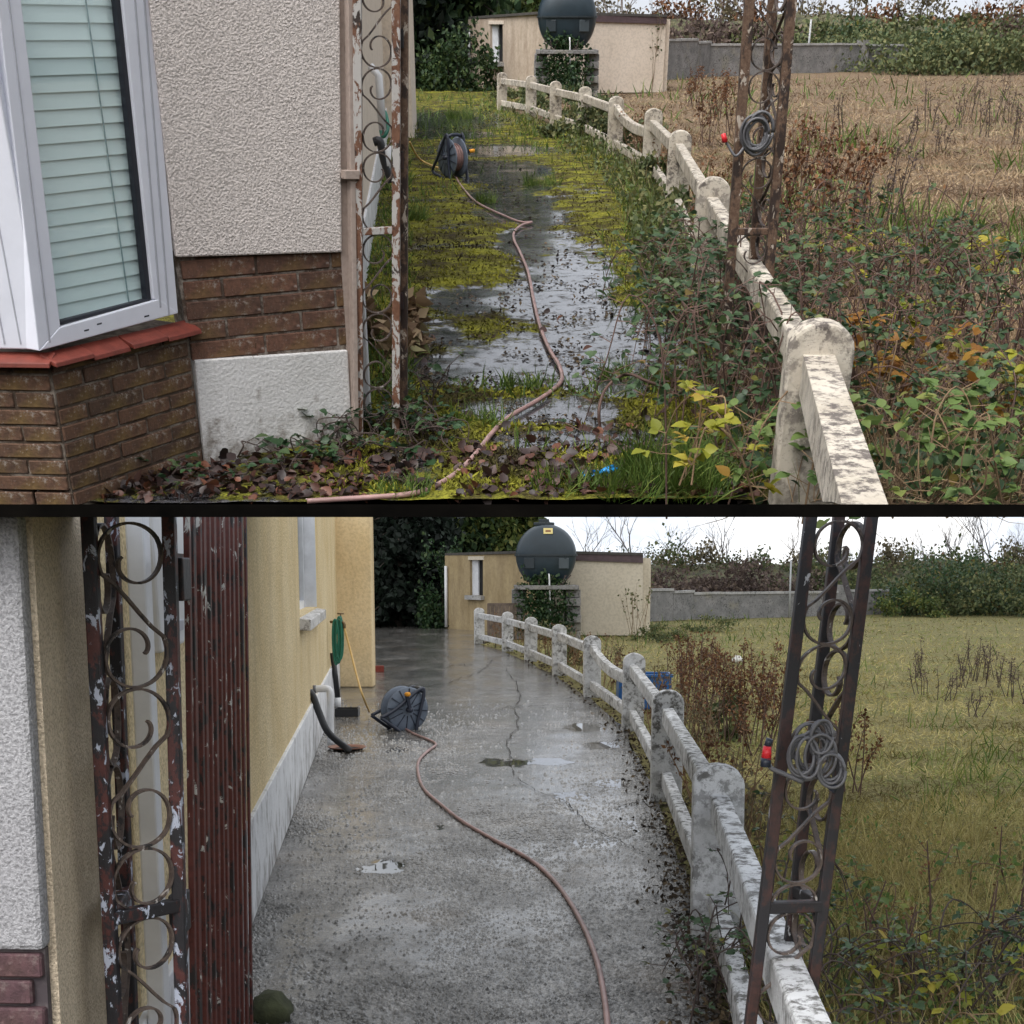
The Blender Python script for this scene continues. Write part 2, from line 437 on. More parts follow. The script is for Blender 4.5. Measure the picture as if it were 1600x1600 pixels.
# overcast sky over the lower yard
m = N('overcast'); m.n.remove(m.b); e = m.n.new('ShaderNodeEmission')
cl = m.ramp(m.noise(.05, 5, .55, m.scaled(.6, 1, 1.6)), [(.42, (.56, .61, .70)), (.5, (.80, .85, .92)), (.60, (1.0, 1.0, 1.0))])
m.l.new(cl, e.inputs[0]); e.inputs[1].default_value = SKY_B
m.l.new(e.outputs[0], m.n['Material Output'].inputs[0])

def foliage(name, stops, rough=.6, trans=.25, spec=.3):
    m = N(name)
    c = m.ramp(m.attr(), stops)
    c = m.mul(.5, c, m.ramp(m.noise(2.3, 3), [(.3, .6), (.7, 1.25)]))
    m.set(Base_Color=c, Roughness=rough, Specular_IOR_Level=spec)
    if trans:
        tr = m.n.new('ShaderNodeBsdfTranslucent'); m.l.new(c, tr.inputs[0])
        mx = m.n.new('ShaderNodeMixShader'); mx.inputs[0].default_value = trans
        m.l.new(m.b.outputs[0], mx.inputs[1]); m.l.new(tr.outputs[0], mx.inputs[2]); m.l.new(mx.outputs[0], m.n['Material Output'].inputs[0])
foliage('f_conifer', [(0, (.016, .036, .016)), (.6, (.045, .085, .032)), (1, (.10, .135, .045))])
foliage('f_conifer_black', [(0, (.006, .010, .008)), (1, (.016, .028, .018))])
foliage('f_laurel', [(0, (.04, .07, .02)), (.55, (.10, .14, .035)), (1, (.22, .22, .06))])
foliage('f_ivy', [(0, (.018, .042, .018)), (.6, (.04, .085, .035)), (1, (.09, .13, .05))], .4)
foliage('f_bramble', [(0, (.030, .060, .028)), (.6, (.065, .115, .050)), (.86, (.11, .155, .06)), (.93, (.24, .22, .05)), (1, (.16, .07, .035))], .42, .3, .4)
foliage('f_bramble_far', [(0, (.065, .085, .042)), (.6, (.12, .15, .062)), (1, (.22, .21, .09))], .7)
foliage('g_weedy', [(0, (.07, .06, .03)), (.35, (.085, .12, .03)), (.7, (.13, .17, .045)), (1, (.26, .21, .11))], .7, .25)
foliage('f_yellow', [(0, (.16, .20, .025)), (.5, (.34, .34, .04)), (.85, (.45, .38, .06)), (1, (.36, .17, .04))], .5, .4)
foliage('f_fern', [(0, (.09, .16, .05)), (.6, (.16, .24, .07)), (1, (.27, .30, .08))], .5, .4)
foliage('f_amber', [(0, (.24, .10, .03)), (.6, (.36, .18, .04)), (1, (.40, .26, .05))], .5, .4)
foliage('f_rust', [(0, (.09, .045, .026)), (.6, (.17, .075, .035)), (1, (.25, .13, .06))], .8, .1)
foliage('f_scrub', [(0, (.10, .085, .055)), (.5, (.16, .135, .08)), (1, (.24, .20, .12))], .8)
foliage('f_scrub_purple', [(0, (.09, .065, .06)), (.6, (.145, .105, .09)), (1, (.21, .16, .12))], .8)
foliage('g_straw', [(0, (.12, .075, .045)), (.3, (.235, .155, .095)), (.65, (.33, .235, .14)), (.9, (.42, .32, .20)), (1, (.15, .175, .06))], .8, .15)
foliage('g_hay', [(0, (.14, .115, .045)), (.3, (.28, .24, .09)), (.6, (.43, .365, .14)), (.82, (.54, .45, .20)), (1, (.19, .24, .06))], .8, .15)
foliage('g_green', [(0, (.045, .085, .015)), (.6, (.10, .165, .03)), (1, (.20, .25, .06))], .6, .3)
foliage('g_moss', [(0, (.035, .027, .014)), (.3, (.075, .068, .016)), (.6, (.15, .15, .020)), (1, (.27, .26, .03))], .9, .1)
foliage('g_debris', [(0, (.03, .022, .016)), (.7, (.07, .05, .03)), (1, (.14, .10, .055))], .8, 0)
foliage('l_litter', [(0, (.018, .011, .011)), (.6, (.05, .024, .019)), (.88, (.085, .032, .02)), (1, (.17, .06, .03))], .5, .1, .5)

# ground sheets
m = N('soil')
m.set(Base_Color=m.ramp(m.noise(3, 6, .7), [(.3, (.045, .034, .02)), (.5, (.10, .08, .04)), (.7, (.13, .13, .045))]), Roughness=1); m.bump(m.noise(18, 5), .8, .03)
m = N('field_hay')
a = m.noise(1.2, 5, .6); b_ = m.noise(1, 6, .7, m.scaled(14, 30, 8))
c = m.ramp(b_, [(.36, (.09, .08, .028)), (.5, (.20, .175, .062)), (.64, (.31, .265, .10))])
m.set(Base_Color=m.mix(m.ramp(a, [(.5, 0.0), (.68, .6)]), c, (.105, .13, .032)), Roughness=1); m.bump(b_, 1, .05)
m = N('field_straw')
a = m.noise(.9, 5, .6); b_ = m.noise(1, 6, .7, m.scaled(12, 30, 8))
c = m.ramp(b_, [(.36, (.085, .055, .032)), (.5, (.17, .115, .068)), (.64, (.27, .19, .115))])
m.set(Base_Color=m.mix(m.ramp(a, [(.55, 0.0), (.7, .6)]), c, (.13, .14, .045)), Roughness=1); m.bump(b_, 1, .05)

m = N('wet_concrete')                       # pressure-washed drive, still wet; attr v: standing water
big = m.noise(.55, 5, .6); mid = m.noise(5, 6, .65); fine = m.noise(34, 8, .85)
c = m.ramp(mid, [(.36, (.085, .080, .074)), (.5, (.145, .138, .129)), (.64, (.22, .21, .197))])
c = m.mul(.9, c, m.ramp(fine, [(.41, .16), (.5, .95), (.59, 1.9)]))
c = m.mul(.75, c, m.ramp(big, [(.38, .62), (.60, 1.15)]))
spot = m.ramp(m.noise(3.3, 4, .5), [(.60, 0.0), (.68, .75)])
c = m.mix(spot, c, (.052, .048, .043))
brn = m.ramp(m.noise(1.1, 4), [(.57, 0.0), (.70, .55)])
c = m.mix(brn, c, (.15, .112, .075))
w_ = m.math('ADD', m.attr(), m.math('MULTIPLY', m.math('SUBTRACT', m.noise(6, 6, .68), .5), 2.0))
wat = m.ramp(w_, [(.46, 0.0), (.62, 1.0)])
film = m.ramp(m.noise(1.0, 6, .62, m.scaled(1.2, .75, 1)), [(.37, .22), (.49, .06)])
m.set(Base_Color=m.mix(wat, c, (.055, .047, .038)), Roughness=m.mix(wat, film, .015), Specular_IOR_Level=.7, Coat_Weight=m.ramp(m.noise(.8, 6, .66, m.scaled(1.3, .8, 1)), [(.43, .06), (.57, .75)]), Coat_Roughness=.17, Coat_IOR=1.36)
dry = m.math('SUBTRACT', 1.0, wat)
m.bump(m.math('MULTIPLY', m.noise(7, 5, .6), dry), .6, .016); m.bump(m.math('MULTIPLY', fine, dry), .8, .008)
m = N('puddle'); m.set(Base_Color=(.05, .042, .034), Roughness=.02, Specular_IOR_Level=.6)
m = N('crack'); m.set(Base_Color=m.ramp(m.noise(30, 3), [(.3, (.012, .011, .010)), (.7, (.035, .032, .028))]), Roughness=.9)

m = N('mossy_drive')                        # attr v: 0 wet concrete .. 1 deep moss, below 0 standing water
v = m.attr(); fine = m.noise(45, 6, .78); blot = m.noise(5.5, 6, .72)
con = m.mul(.9, m.ramp(m.noise(4, 6, .7), [(.36, (.04, .04, .045)), (.62, (.105, .105, .116))]), m.ramp(fine, [(.40, .30), (.5, .9), (.60, 1.6)]))
mos = m.ramp(m.noise(2.6, 6, .72), [(.38, (.034, .026, .014)), (.47, (.075, .066, .016)), (.55, (.145, .145, .020)), (.66, (.25, .24, .028))])
mos = m.mul(.9, mos, m.ramp(m.noise(75, 5, .75), [(.40, .35), (.58, 1.35)]))
vv = m.math('ADD', v, m.math('ADD', m.math('MULTIPLY', m.math('SUBTRACT', fine, .5), .7), m.math('MULTIPLY', m.math('SUBTRACT', blot, .5), 1.5)))
f = m.ramp(vv, [(.44, 0.0), (.56, 1.0)])
deb = m.ramp(m.noise(9, 7, .78), [(.54, 0.0), (.59, .9)])
wat = m.ramp(m.math('ADD', v, m.math('MULTIPLY', m.math('SUBTRACT', m.noise(7, 5, .65), .5), .6)), [(-.0, 1.0), (.05, 0.0)])
con = m.mix(deb, con, (.026, .020, .013))
cov = m.math('MAXIMUM', f, m.math('MULTIPLY', deb, .8))
m.set(Base_Color=m.mix(f, con, mos), Roughness=m.mix(cov, m.mix(wat, m.ramp(m.noise(3, 5), [(.42, .17), (.58, .05)]), .02), .95), Specular_IOR_Level=m.mix(cov, .6, .15), Coat_Weight=m.math('SUBTRACT', 1.0, cov), Coat_Roughness=.06, Coat_IOR=1.36)
m.bump(m.math('MULTIPLY', m.noise(34, 6, .7), m.math('ADD', .05, m.math('MULTIPLY', cov, .95))), .8, .014)
m = N('bank_scrub')
m.set(Base_Color=m.ramp(m.noise(1.5, 6, .75), [(.36, (.05, .05, .03)), (.5, (.11, .11, .055)), (.64, (.17, .15, .08))]), Roughness=1); m.bump(m.noise(3, 6, .75), 1, .3)

# ================================================================ LARGE STRUCTURE
CAMC = Vector((0, 0, EYE))
T_A = Matrix.Translation(CAMC) @ Matrix.Rotation(TILT, 4, 'X') @ Matrix.Translation(-CAMC)
def struct(o, label=None):
    o['kind'] = 'structure'
    if label: o['label'] = label
    return o
TIER = 'A'
YC = G(800, 786).y                                  # front edge of the terrace's paving
def lipz(y, row=787.5): d = ray(800, row); return EYE + d.z / d.y * y
def rowp(y, row): return (y, lipz(y, row))
prof = [rowp(2.2, 788), (YC + .02, lipz(YC + .02, 788) ), (YC + .1, -.07), (112, -.07), (112, -1.0), rowp(YC, 800), rowp(2.2, 808)]
m = M().hexa([Vector((-48, y, z)) for y, z in prof], [Vector((52, y, z)) for y, z in prof])
struct(single('divider_slab', m, 'slab_black', 'black edge of the added slab, the bar dividing the two yards', None))  # added slab carrying the upper yard; its black front is the dividing bar
# overcast sky of the lower yard: vault under the terrace and far backdrop
def toW(y, z): return T_A @ Vector((0, y, z))
vp = [toW(*rowp(2.25, 806.5)), toW(*rowp(YC, 803)), toW(112, -1.35)]
top = vp[-1]
vp.append(Vector((0, top.y + .5, -3)))
TIER = 'B'
m = M()
for a, b in zip(vp[:-1], vp[1:]):
    m.add([(-48, a.y, a.z), (52, a.y, a.z), (52, b.y, b.z), (-48, b.y, b.z)], [(0, 1, 2, 3)])
struct(single('sky', m, 'overcast', 'pale overcast sky over the lower yard', None))

# ---- lower yard: fence line
B_POSTS = [(1118, 1470), (1040, 1252), (988, 1142), (925, 1090), (874, 1056), (829, 1034), (793, 1018), (749, 1006)]
BP = [G(u, v) for u, v in B_POSTS]
BP0 = BP[0] + (BP[0] - BP[1]) * .95; BP0.x -= .12
BFENCE = [BP0] + BP
def fence_x(FP, y):
    ys = [p.y for p in FP]; xs = [p.x for p in FP]
    return np.interp(y, ys, xs)
# ---- lower yard ground sheets
def near_ys(y0, y1, n): return 1 / np.linspace(1 / y0, 1 / y1, n)
V, T = grid(np.linspace(-46, 50, 90), np.linspace(-4, top.y, 120), lambda X, Y: -.12 + .05 * fbm(X * .3, Y * .3, 3) + np.where(Y > 47, (Y - 47) * .02, 0))
struct(bulk('ground', V, T, 'soil', smooth=True), 'bare earth around the lower yard')
ys = np.concatenate([np.linspace(-4, 2.4, 8), near_ys(2.5, 46, 520)]); xs = np.linspace(0, 1, 150)
def drive_xy(S, Y, FP, left, jit):
    edge = fence_x(FP, Y) - .05 + jit * (fbm(Y * 1.3, Y * 0, 5) - .5)
    edge = np.where(Y > FP[-1].y, edge + (Y - FP[-1].y) * .2, edge)
    return left + (edge - left) * S
S, Y = np.meshgrid(xs, ys); X = drive_xy(S, Y, BFENCE, -7.0, .12)
U_, V_ = px(X, Y, 0 * X); pud = np.zeros_like(X)
for u, v, a, b in ((605, 1353, 28, 12), (570, 1357, 14, 7), (770, 1191, 20, 7), (805, 1192, 24, 7), (860, 1190, 40, 6), (912, 1137, 30, 7), (620, 1173, 20, 5), (690, 1292, 14, 6), (890, 1245, 34, 8), (960, 1225, 30, 9), (940, 1165, 30, 6), (1000, 1290, 30, 12), (930, 1320, 40, 8)):
    pud = np.maximum(pud, 1.05 - ((U_ - u) / a) ** 2 * .5 - ((V_ - v) / b) ** 2 * .5)
pud = np.clip(pud, 0, 1)
Z = (.010 * (fbm(X * 1.6, Y * 1.1, 9) - .5) + .008 * (fbm(X * 7, Y * 7, 19) - .5)) * (1 - .9 * np.clip(pud * 2, 0, 1))
i = (np.arange(len(ys) - 1)[:, None] * 150 + np.arange(149)[None]).ravel()
drive_b = bulk('driveway', np.stack([X.ravel(), Y.ravel(), Z.ravel()], 1), np.stack([i, i + 1, i + 151, i + 150], 1), 'wet_concrete', val=pud.ravel(), smooth=True)
struct(drive_b, 'washed grey concrete driveway, still wet')
ys = np.concatenate([np.linspace(-3, 2.4, 10), near_ys(2.5, 60, 260)])
S, Y = np.meshgrid(xs, ys); X = fence_x(BFENCE, Y) - .06 + S ** 1.4 * 46
Z = -.035 + .10 * (fbm(X * .9, Y * .9, 31) - .4) * np.clip(S * 60, 0, 1) + np.where(Y > 46, (Y - 46) * .03, 0)
i = (np.arange(len(ys) - 1)[:, None] * 150 + np.arange(149)[None]).ravel()
struct(bulk('field', np.stack([X.ravel(), Y.ravel(), Z.ravel()], 1), np.stack([i, i + 1, i + 151, i + 150], 1), 'field_hay', smooth=True), 'mown olive hay field of the lower yard')

V, T = grid(np.linspace(5.5, 46, 90), np.linspace(49.5, 75, 34), lambda X, Y: -.4 + np.clip((Y - 49.5) / 9, 0, 1) * (1.5 + .9 * fbm(X * .3, Y * .3, 13)) + .5 * fbm(X, Y, 14) - np.clip((Y - 66) / 6, 0, 1) * 1.5)
struct(bulk('bank', V, T, 'bank_scrub', smooth=True), 'overgrown earth bank beyond the lower field')
# ---- upper yard ground sheets
TIER = 'A'
A_TOPS = [(1284, 500), (1115, 276), (1063, 203), (1021, 169), (963, 150), (914, 135), (869, 126.5), (830, 118), (784, 113)]
PH = .83
AFENCE = [G(u, v, PH) for u, v in A_TOPS]
for p in AFENCE: p.z = 0
ys = near_ys(YC, 50, 420); nx = 170; xs = np.linspace(0, 1, nx)
S, Y = np.meshgrid(xs, ys); X = drive_xy(S, Y, AFENCE, -6.0, .3)
X = np.where(S < .5, -6 + (S / .5) * (6 - 2.3) , -2.3 + (S - .5) / .5 * (drive_xy(np.ones_like(S), Y, AFENCE, 0, .3) + 2.3))
U_, V_ = px(X, Y, 0 * X)
WET = [(920, 540, 150, 62), (985, 580, 75, 38), (880, 450, 95, 70), (845, 385, 62, 55), (800, 318, 62, 34), (790, 272, 70, 20), (775, 236, 70, 9),
       (690, 190, 70, 13), (700, 212, 65, 8), (690, 555, 75, 36), (770, 575, 120, 36), (860, 692, 120, 17), (830, 645, 120, 22), (730, 470, 60, 22), (1000, 690, 60, 12), (745, 262, 50, 10)]
wetm = np.zeros_like(X)
for u, v, a, b in WET:
    wetm = np.maximum(wetm, 1.25 - ((U_ - u) / a) ** 2 * .8 - ((V_ - v) / b) ** 2 * .8)
moss = .5 + .95 * (fbm(X * 2.2, Y * 1.6, 41, 5) - .45) - .55 * np.clip(wetm, 0, 1) + .22
moss = np.clip(moss, .1, 1)
litter = np.clip((V_ - 640) / 70, 0, 1) * .5
moss = np.clip(moss - litter * .25, 0.1, 1)
for u, v, a, b in ((985, 578, 60, 20), (1000, 545, 40, 14), (960, 610, 40, 8), (900, 520, 30, 8), (870, 690, 50, 7), (760, 262, 45, 6), (780, 290, 25, 6), (690, 190, 55, 9), (770, 236, 60, 5), (800, 318, 30, 6)):
    moss = np.minimum(moss, -.25 + .35 * np.sqrt(((U_ - u) / a) ** 2 + ((V_ - v) / b) ** 2) * 1.2)
hum = np.clip(moss - .42, 0, 1)
Z = .006 * (fbm(X * 2, Y * 2, 9) - .5) + hum * (.075 * fbm(X * 9, Y * 9, 77) + .02)
i = (np.arange(len(ys) - 1)[:, None] * nx + np.arange(nx - 1)[None]).ravel()
DA = (X, Y, Z, moss)
drive_a = bulk('driveway', np.stack([X.ravel(), Y.ravel(), Z.ravel()], 1), np.stack([i, i + 1, i + nx + 1, i + nx], 1), 'mossy_drive', val=moss.ravel(), smooth=True)
struct(drive_a, 'overgrown driveway of wet dark concrete under yellow green moss')
ys = near_ys(YC, 110, 300)
S, Y = np.meshgrid(np.linspace(0, 1, 150), ys); X = fence_x(AFENCE, Y) - .15 + S ** 1.4 * 50
Z = -.03 + .12 * (fbm(X * .8, Y * .8, 33) - .4) * np.clip(S * 60, 0, 1) + np.where(Y > 60, (Y - 60) * .02, 0)
i = (np.arange(len(ys) - 1)[:, None] * 150 + np.arange(149)[None]).ravel()
struct(bulk('field', np.stack([X.ravel(), Y.ravel(), Z.ravel()], 1), np.stack([i, i + 1, i + 151, i + 150], 1), 'field_straw', smooth=True), 'dry straw coloured field of the upper yard')
V, T = grid(np.linspace(-46, 2, 60), np.linspace(36, 111, 40), lambda X, Y: -.02 + .05 * fbm(X * .5, Y * .5, 3))
V, T = grid(np.linspace(4, 50, 90), np.linspace(72, 96, 30), lambda X, Y: -.3 + np.clip((Y - 72) / 8, 0, 1) * (1.5 + 1.2 * fbm(X * .25, Y * .25, 13)) + .5 * fbm(X, Y, 14) - np.clip((Y - 90) / 6, 0, 1) * 1.5)
struct(bulk('bank', V, T, 'bank_scrub', smooth=True), 'overgrown earth bank beyond the upper field')
V, T = grid(np.linspace(-46, 2, 60), np.linspace(36, 111, 40), lambda X, Y: -.02 + .05 * fbm(X * .5, Y * .5, 3))
struct(bulk('yard_ground', V, T, 'soil', smooth=True), 'earth under the trees of the upper yard')

# ================================================================ BUILDERS
def fence(FP, mat, label, group_pre, h=PH, skip_low=(), curved=(), base_z=None, cut=None, low_z=.17):
    t = thing('concrete_fence', label, 'fence', (FP[1].x, FP[1].y, 0))
    n = len(FP)
    for i, p in enumerate(FP):
        d = (FP[min(i + 1, n - 1)] - FP[max(i - 1, 0)]).normalized(); a = Vector((-d.y, d.x, 0)) * -1
        if i == 0 and cut == 'open': pass
        w2, th = .115, .12
        prof = [(-w2, 0), (w2, 0), (w2, h - .09)]
        prof += [(w2 * math.cos(k * math.pi / 10), h - .09 + .09 * math.sin(k * math.pi / 10)) for k in range(1, 10)] + [(-w2, h - .09)]
        z0 = 0 if base_z is None else base_z(p.y) - .05
        z0 = max(-.05, z0)
        mm = M()
        f = [Vector((p.x, p.y, 0)) + a * s_ + Vector((0, 0, max(z, z0))) for s_, z in prof]
        mm.hexa([q + d * th / 2 for q in f], [q - d * th / 2 for q in f])
        lean = random.uniform(-.012, .012)
        mm.v = [(x + lean * (zz), y, zz) for x, y, zz in mm.v]
        part('post', mm, mat, t, bevel=.012)
    for i in range(n - 1):
        a, b = FP[i], FP[i + 1]; d = (b - a).normalized()
        a2, b2 = a + d * .02, b - d * .04
        zt = h - .19
        if i in curved:
            pts = []
            for k in range(13):
                s_ = k / 12; p = a2.lerp(b2, s_); p.z = zt - .10 * (1 - s_) ** 0 + .0 + (.12 * (s_ ** 3) - .02 * math.sin(s_ * math.pi) * 2)
                pts.append(p)
        else:
            pts = [a2 + Vector((0, 0, zt)), b2 + Vector((0, 0, zt + random.uniform(-.01, .01)))]
        if base_z is not None and i == 0:
            pass
        part('rail', M().beam(pts, .085, .125), mat, t, bevel=.012)
        if i not in skip_low:
            part('rail', M().beam([a2 + Vector((0, 0, low_z)), b2 + Vector((0, 0, low_z))], .075, .12), mat, t, bevel=.012)
    return t, n

def scroll_pts(a):
    """S scroll centred on the origin in a panel of half width a (x across, y up)"""
    c = 1.32 * a; up = []
    for k in range(41):
        ph = math.radians(-190 + (205 + 190) * k / 40)
        r = a * (.30 + .70 * min(1, max(0, (math.degrees(ph) + 190) / 230)) ** .8)
        up.append((r * math.cos(ph), c + r * math.sin(ph)))
    low = [(-x, -y) for x, y in reversed(up)]
    x0, y0 = up[-1]; x1, y1 = low[0]
    mid = [(x0 + (x1 - x0) * t_, y0 + (y1 - y0) * (t_ * t_ * (3 - 2 * t_) * .4 + t_ * .6)) for t_ in (.2, .4, .6, .8)]
    return up + mid + low
def lattice(name, label, posts, panels, z0, z1, sz, mat, smat, bars, flip=0):
    """posts: list of (base, top) points; panels: index pairs filled with scrolls"""
    t = thing(name, label, 'gate pillar', (posts[0][0].x, posts[0][0].y, max(0, z0)))
    def at(k, z):
        b, tp = posts[k]; s_ = (z - b.z) / (tp.z - b.z); return b.lerp(tp, s_)
    for b, tp in posts:
        part('post', M().beam([b, b.lerp(tp, .33), b.lerp(tp, .66), tp], sz, sz, up=(0, 1, 0)), mat, t, bevel=.003)
    for n_, (i, j) in enumerate(panels):
        for zb in bars:
            p, q = at(i, zb), at(j, zb); part('crossbar', M().beam([p, q], .028, .030), mat, t, bevel=.003)
        lims = sorted([z0] + list(bars) + [z1])
        for lo, hi in zip(lims[:-1], lims[1:]):
            wd = (at(j, (lo + hi) / 2) - at(i, (lo + hi) / 2)).length - sz * .9
            a = wd / 2; H = 4.64 * a; zz = hi - .015; k = flip + n_
            while zz > lo + .05:
                mm = M(); pts3 = []
                zc = zz - H / 2
                for x_, y_ in scroll_pts(a):
                    zq = zc + y_
                    if zq < lo - .0: zq = None
                    if zq is None: 
                        if len(pts3) > 2: break
                        continue
                    p, q = at(i, zq), at(j, zq)
                    f = .5 + (x_ if k % 2 else -x_) / ((q - p).length)
                    pts3.append(p.lerp(q, f))
                if len(pts3) > 3:
                    dn = (at(j, zc) - at(i, zc)).normalized(); nn = Vector((-dn.y, dn.x, 0))
                    mm.beam(pts3, .0055, .014, up=nn)
                    part('scroll', mm, smat, t, smooth=False)
                zz -= H + .004; k += 1
    return t

def reel(label, loc, yaw, tilt, s=1.0):
    t = thing('hose_reel', label, 'hose reel', loc)
    Rz = Matrix.Rotation(yaw, 3, 'Z') @ Matrix.Rotation(tilt, 3, 'X')
    L = Vector(loc)
    def X(p): return L + Rz @ (Vector(p) * s)
    R, hw, zc = .215, .075, .23
    def disc(x0, th, nm):
        mm = M(); n = 28; rr = []
        for (r, dx) in ((.05, -th), (R * .55, -th * .9), (R * .93, -th * .3), (R, 0), (R * .93, th * .5), (.05, th * .3)):
            rr.append([X((x0 + (dx if x0 < 0 else -dx), r * math.cos(2 * math.pi * k / n), zc + r * math.sin(2 * math.pi * k / n))) for k in range(n)])
        mm.rings(rr); d = part(nm, mm, 'reel_grey', t, smooth=True)
        rb = M()
        for k in range(12):
            a = 2 * math.pi * k / 12; sx = x0 + (-th if x0 < 0 else th) * 1.05
            rb.beam([X((sx, .06 * math.cos(a), zc + .06 * math.sin(a))), X((x0 + (-th if x0 < 0 else th) * .5, R * .94 * math.cos(a), zc + R * .94 * math.sin(a)))], .012, .008)
        part('rib', rb, 'reel_black', d)
        return d
    disc(-hw, .02, 'side_disc'); disc(hw, .02, 'side_disc')
    part('drum', M().cyl(X((-hw, 0, zc)), X((hw, 0, zc)), .10, 20), 'reel_black', t, smooth=True)
    wr = M()
    for k in range(9):
        x_ = -hw + .012 + k * .0155
        wr.tube([X((x_, (.13 + .01 * (k % 2)) * math.cos(a * math.pi / 10), zc + (.13 + .01 * (k % 2)) * math.sin(a * math.pi / 10))) for a in range(21)], .009 * s, 6)
    part('wound_hose', wr, 'hose_pink', t, smooth=True)
    for sx in (-1, 1):
        x_ = sx * (hw + .045)
        part('leg_frame', M().tube(smooth_path([X((x_, -.20, .012)), X((x_, -.12, .16)), X((x_ * .9, -.02, .44)), X((x_ * .9, .04, .45)), X((x_, .14, .18)), X((x_, .21, .012)), X((x_, .02, .010)), X((x_, -.20, .012))], 5), .017 * s, 8), 'reel_black', t, smooth=True)
    part('carry_handle', M().tube([X((-hw - .04, .01, .45)), X((-hw * .5, .01, .475)), X((hw * .5, .01, .475)), X((hw + .04, .01, .45))], .019 * s, 8), 'reel_black', t, smooth=True)
    c = part('crank', M().beam([X((hw + .07, 0, zc)), X((hw + .075, -.12, zc + .10))], .02 * s, .03 * s), 'reel_black', t)
    part('crank_knob', M().cyl(X((hw + .07, -.12, zc + .10)), X((hw + .13, -.125, zc + .105)), .021 * s, 12), 'reel_orange', c, smooth=True)
    part('axle', M().cyl(X((-hw - .06, 0, zc)), X((hw + .08, 0, zc)), .025 * s, 12), 'reel_black', t, smooth=True)
    return t

def hose(name, label, pts, r, mat, stripe=None):
    p = smooth_path(pts, 9)
    t = single(name, M().tube(p, r, 10), mat, label, 'hose', smooth=True)
    if stripe:
        q = [Vector(a) + Vector((-r * .45, 0, r * .62)) for a in p]
        part('stripe', M().tube(q, r * .36, 5), stripe, t, smooth=True)
    return t

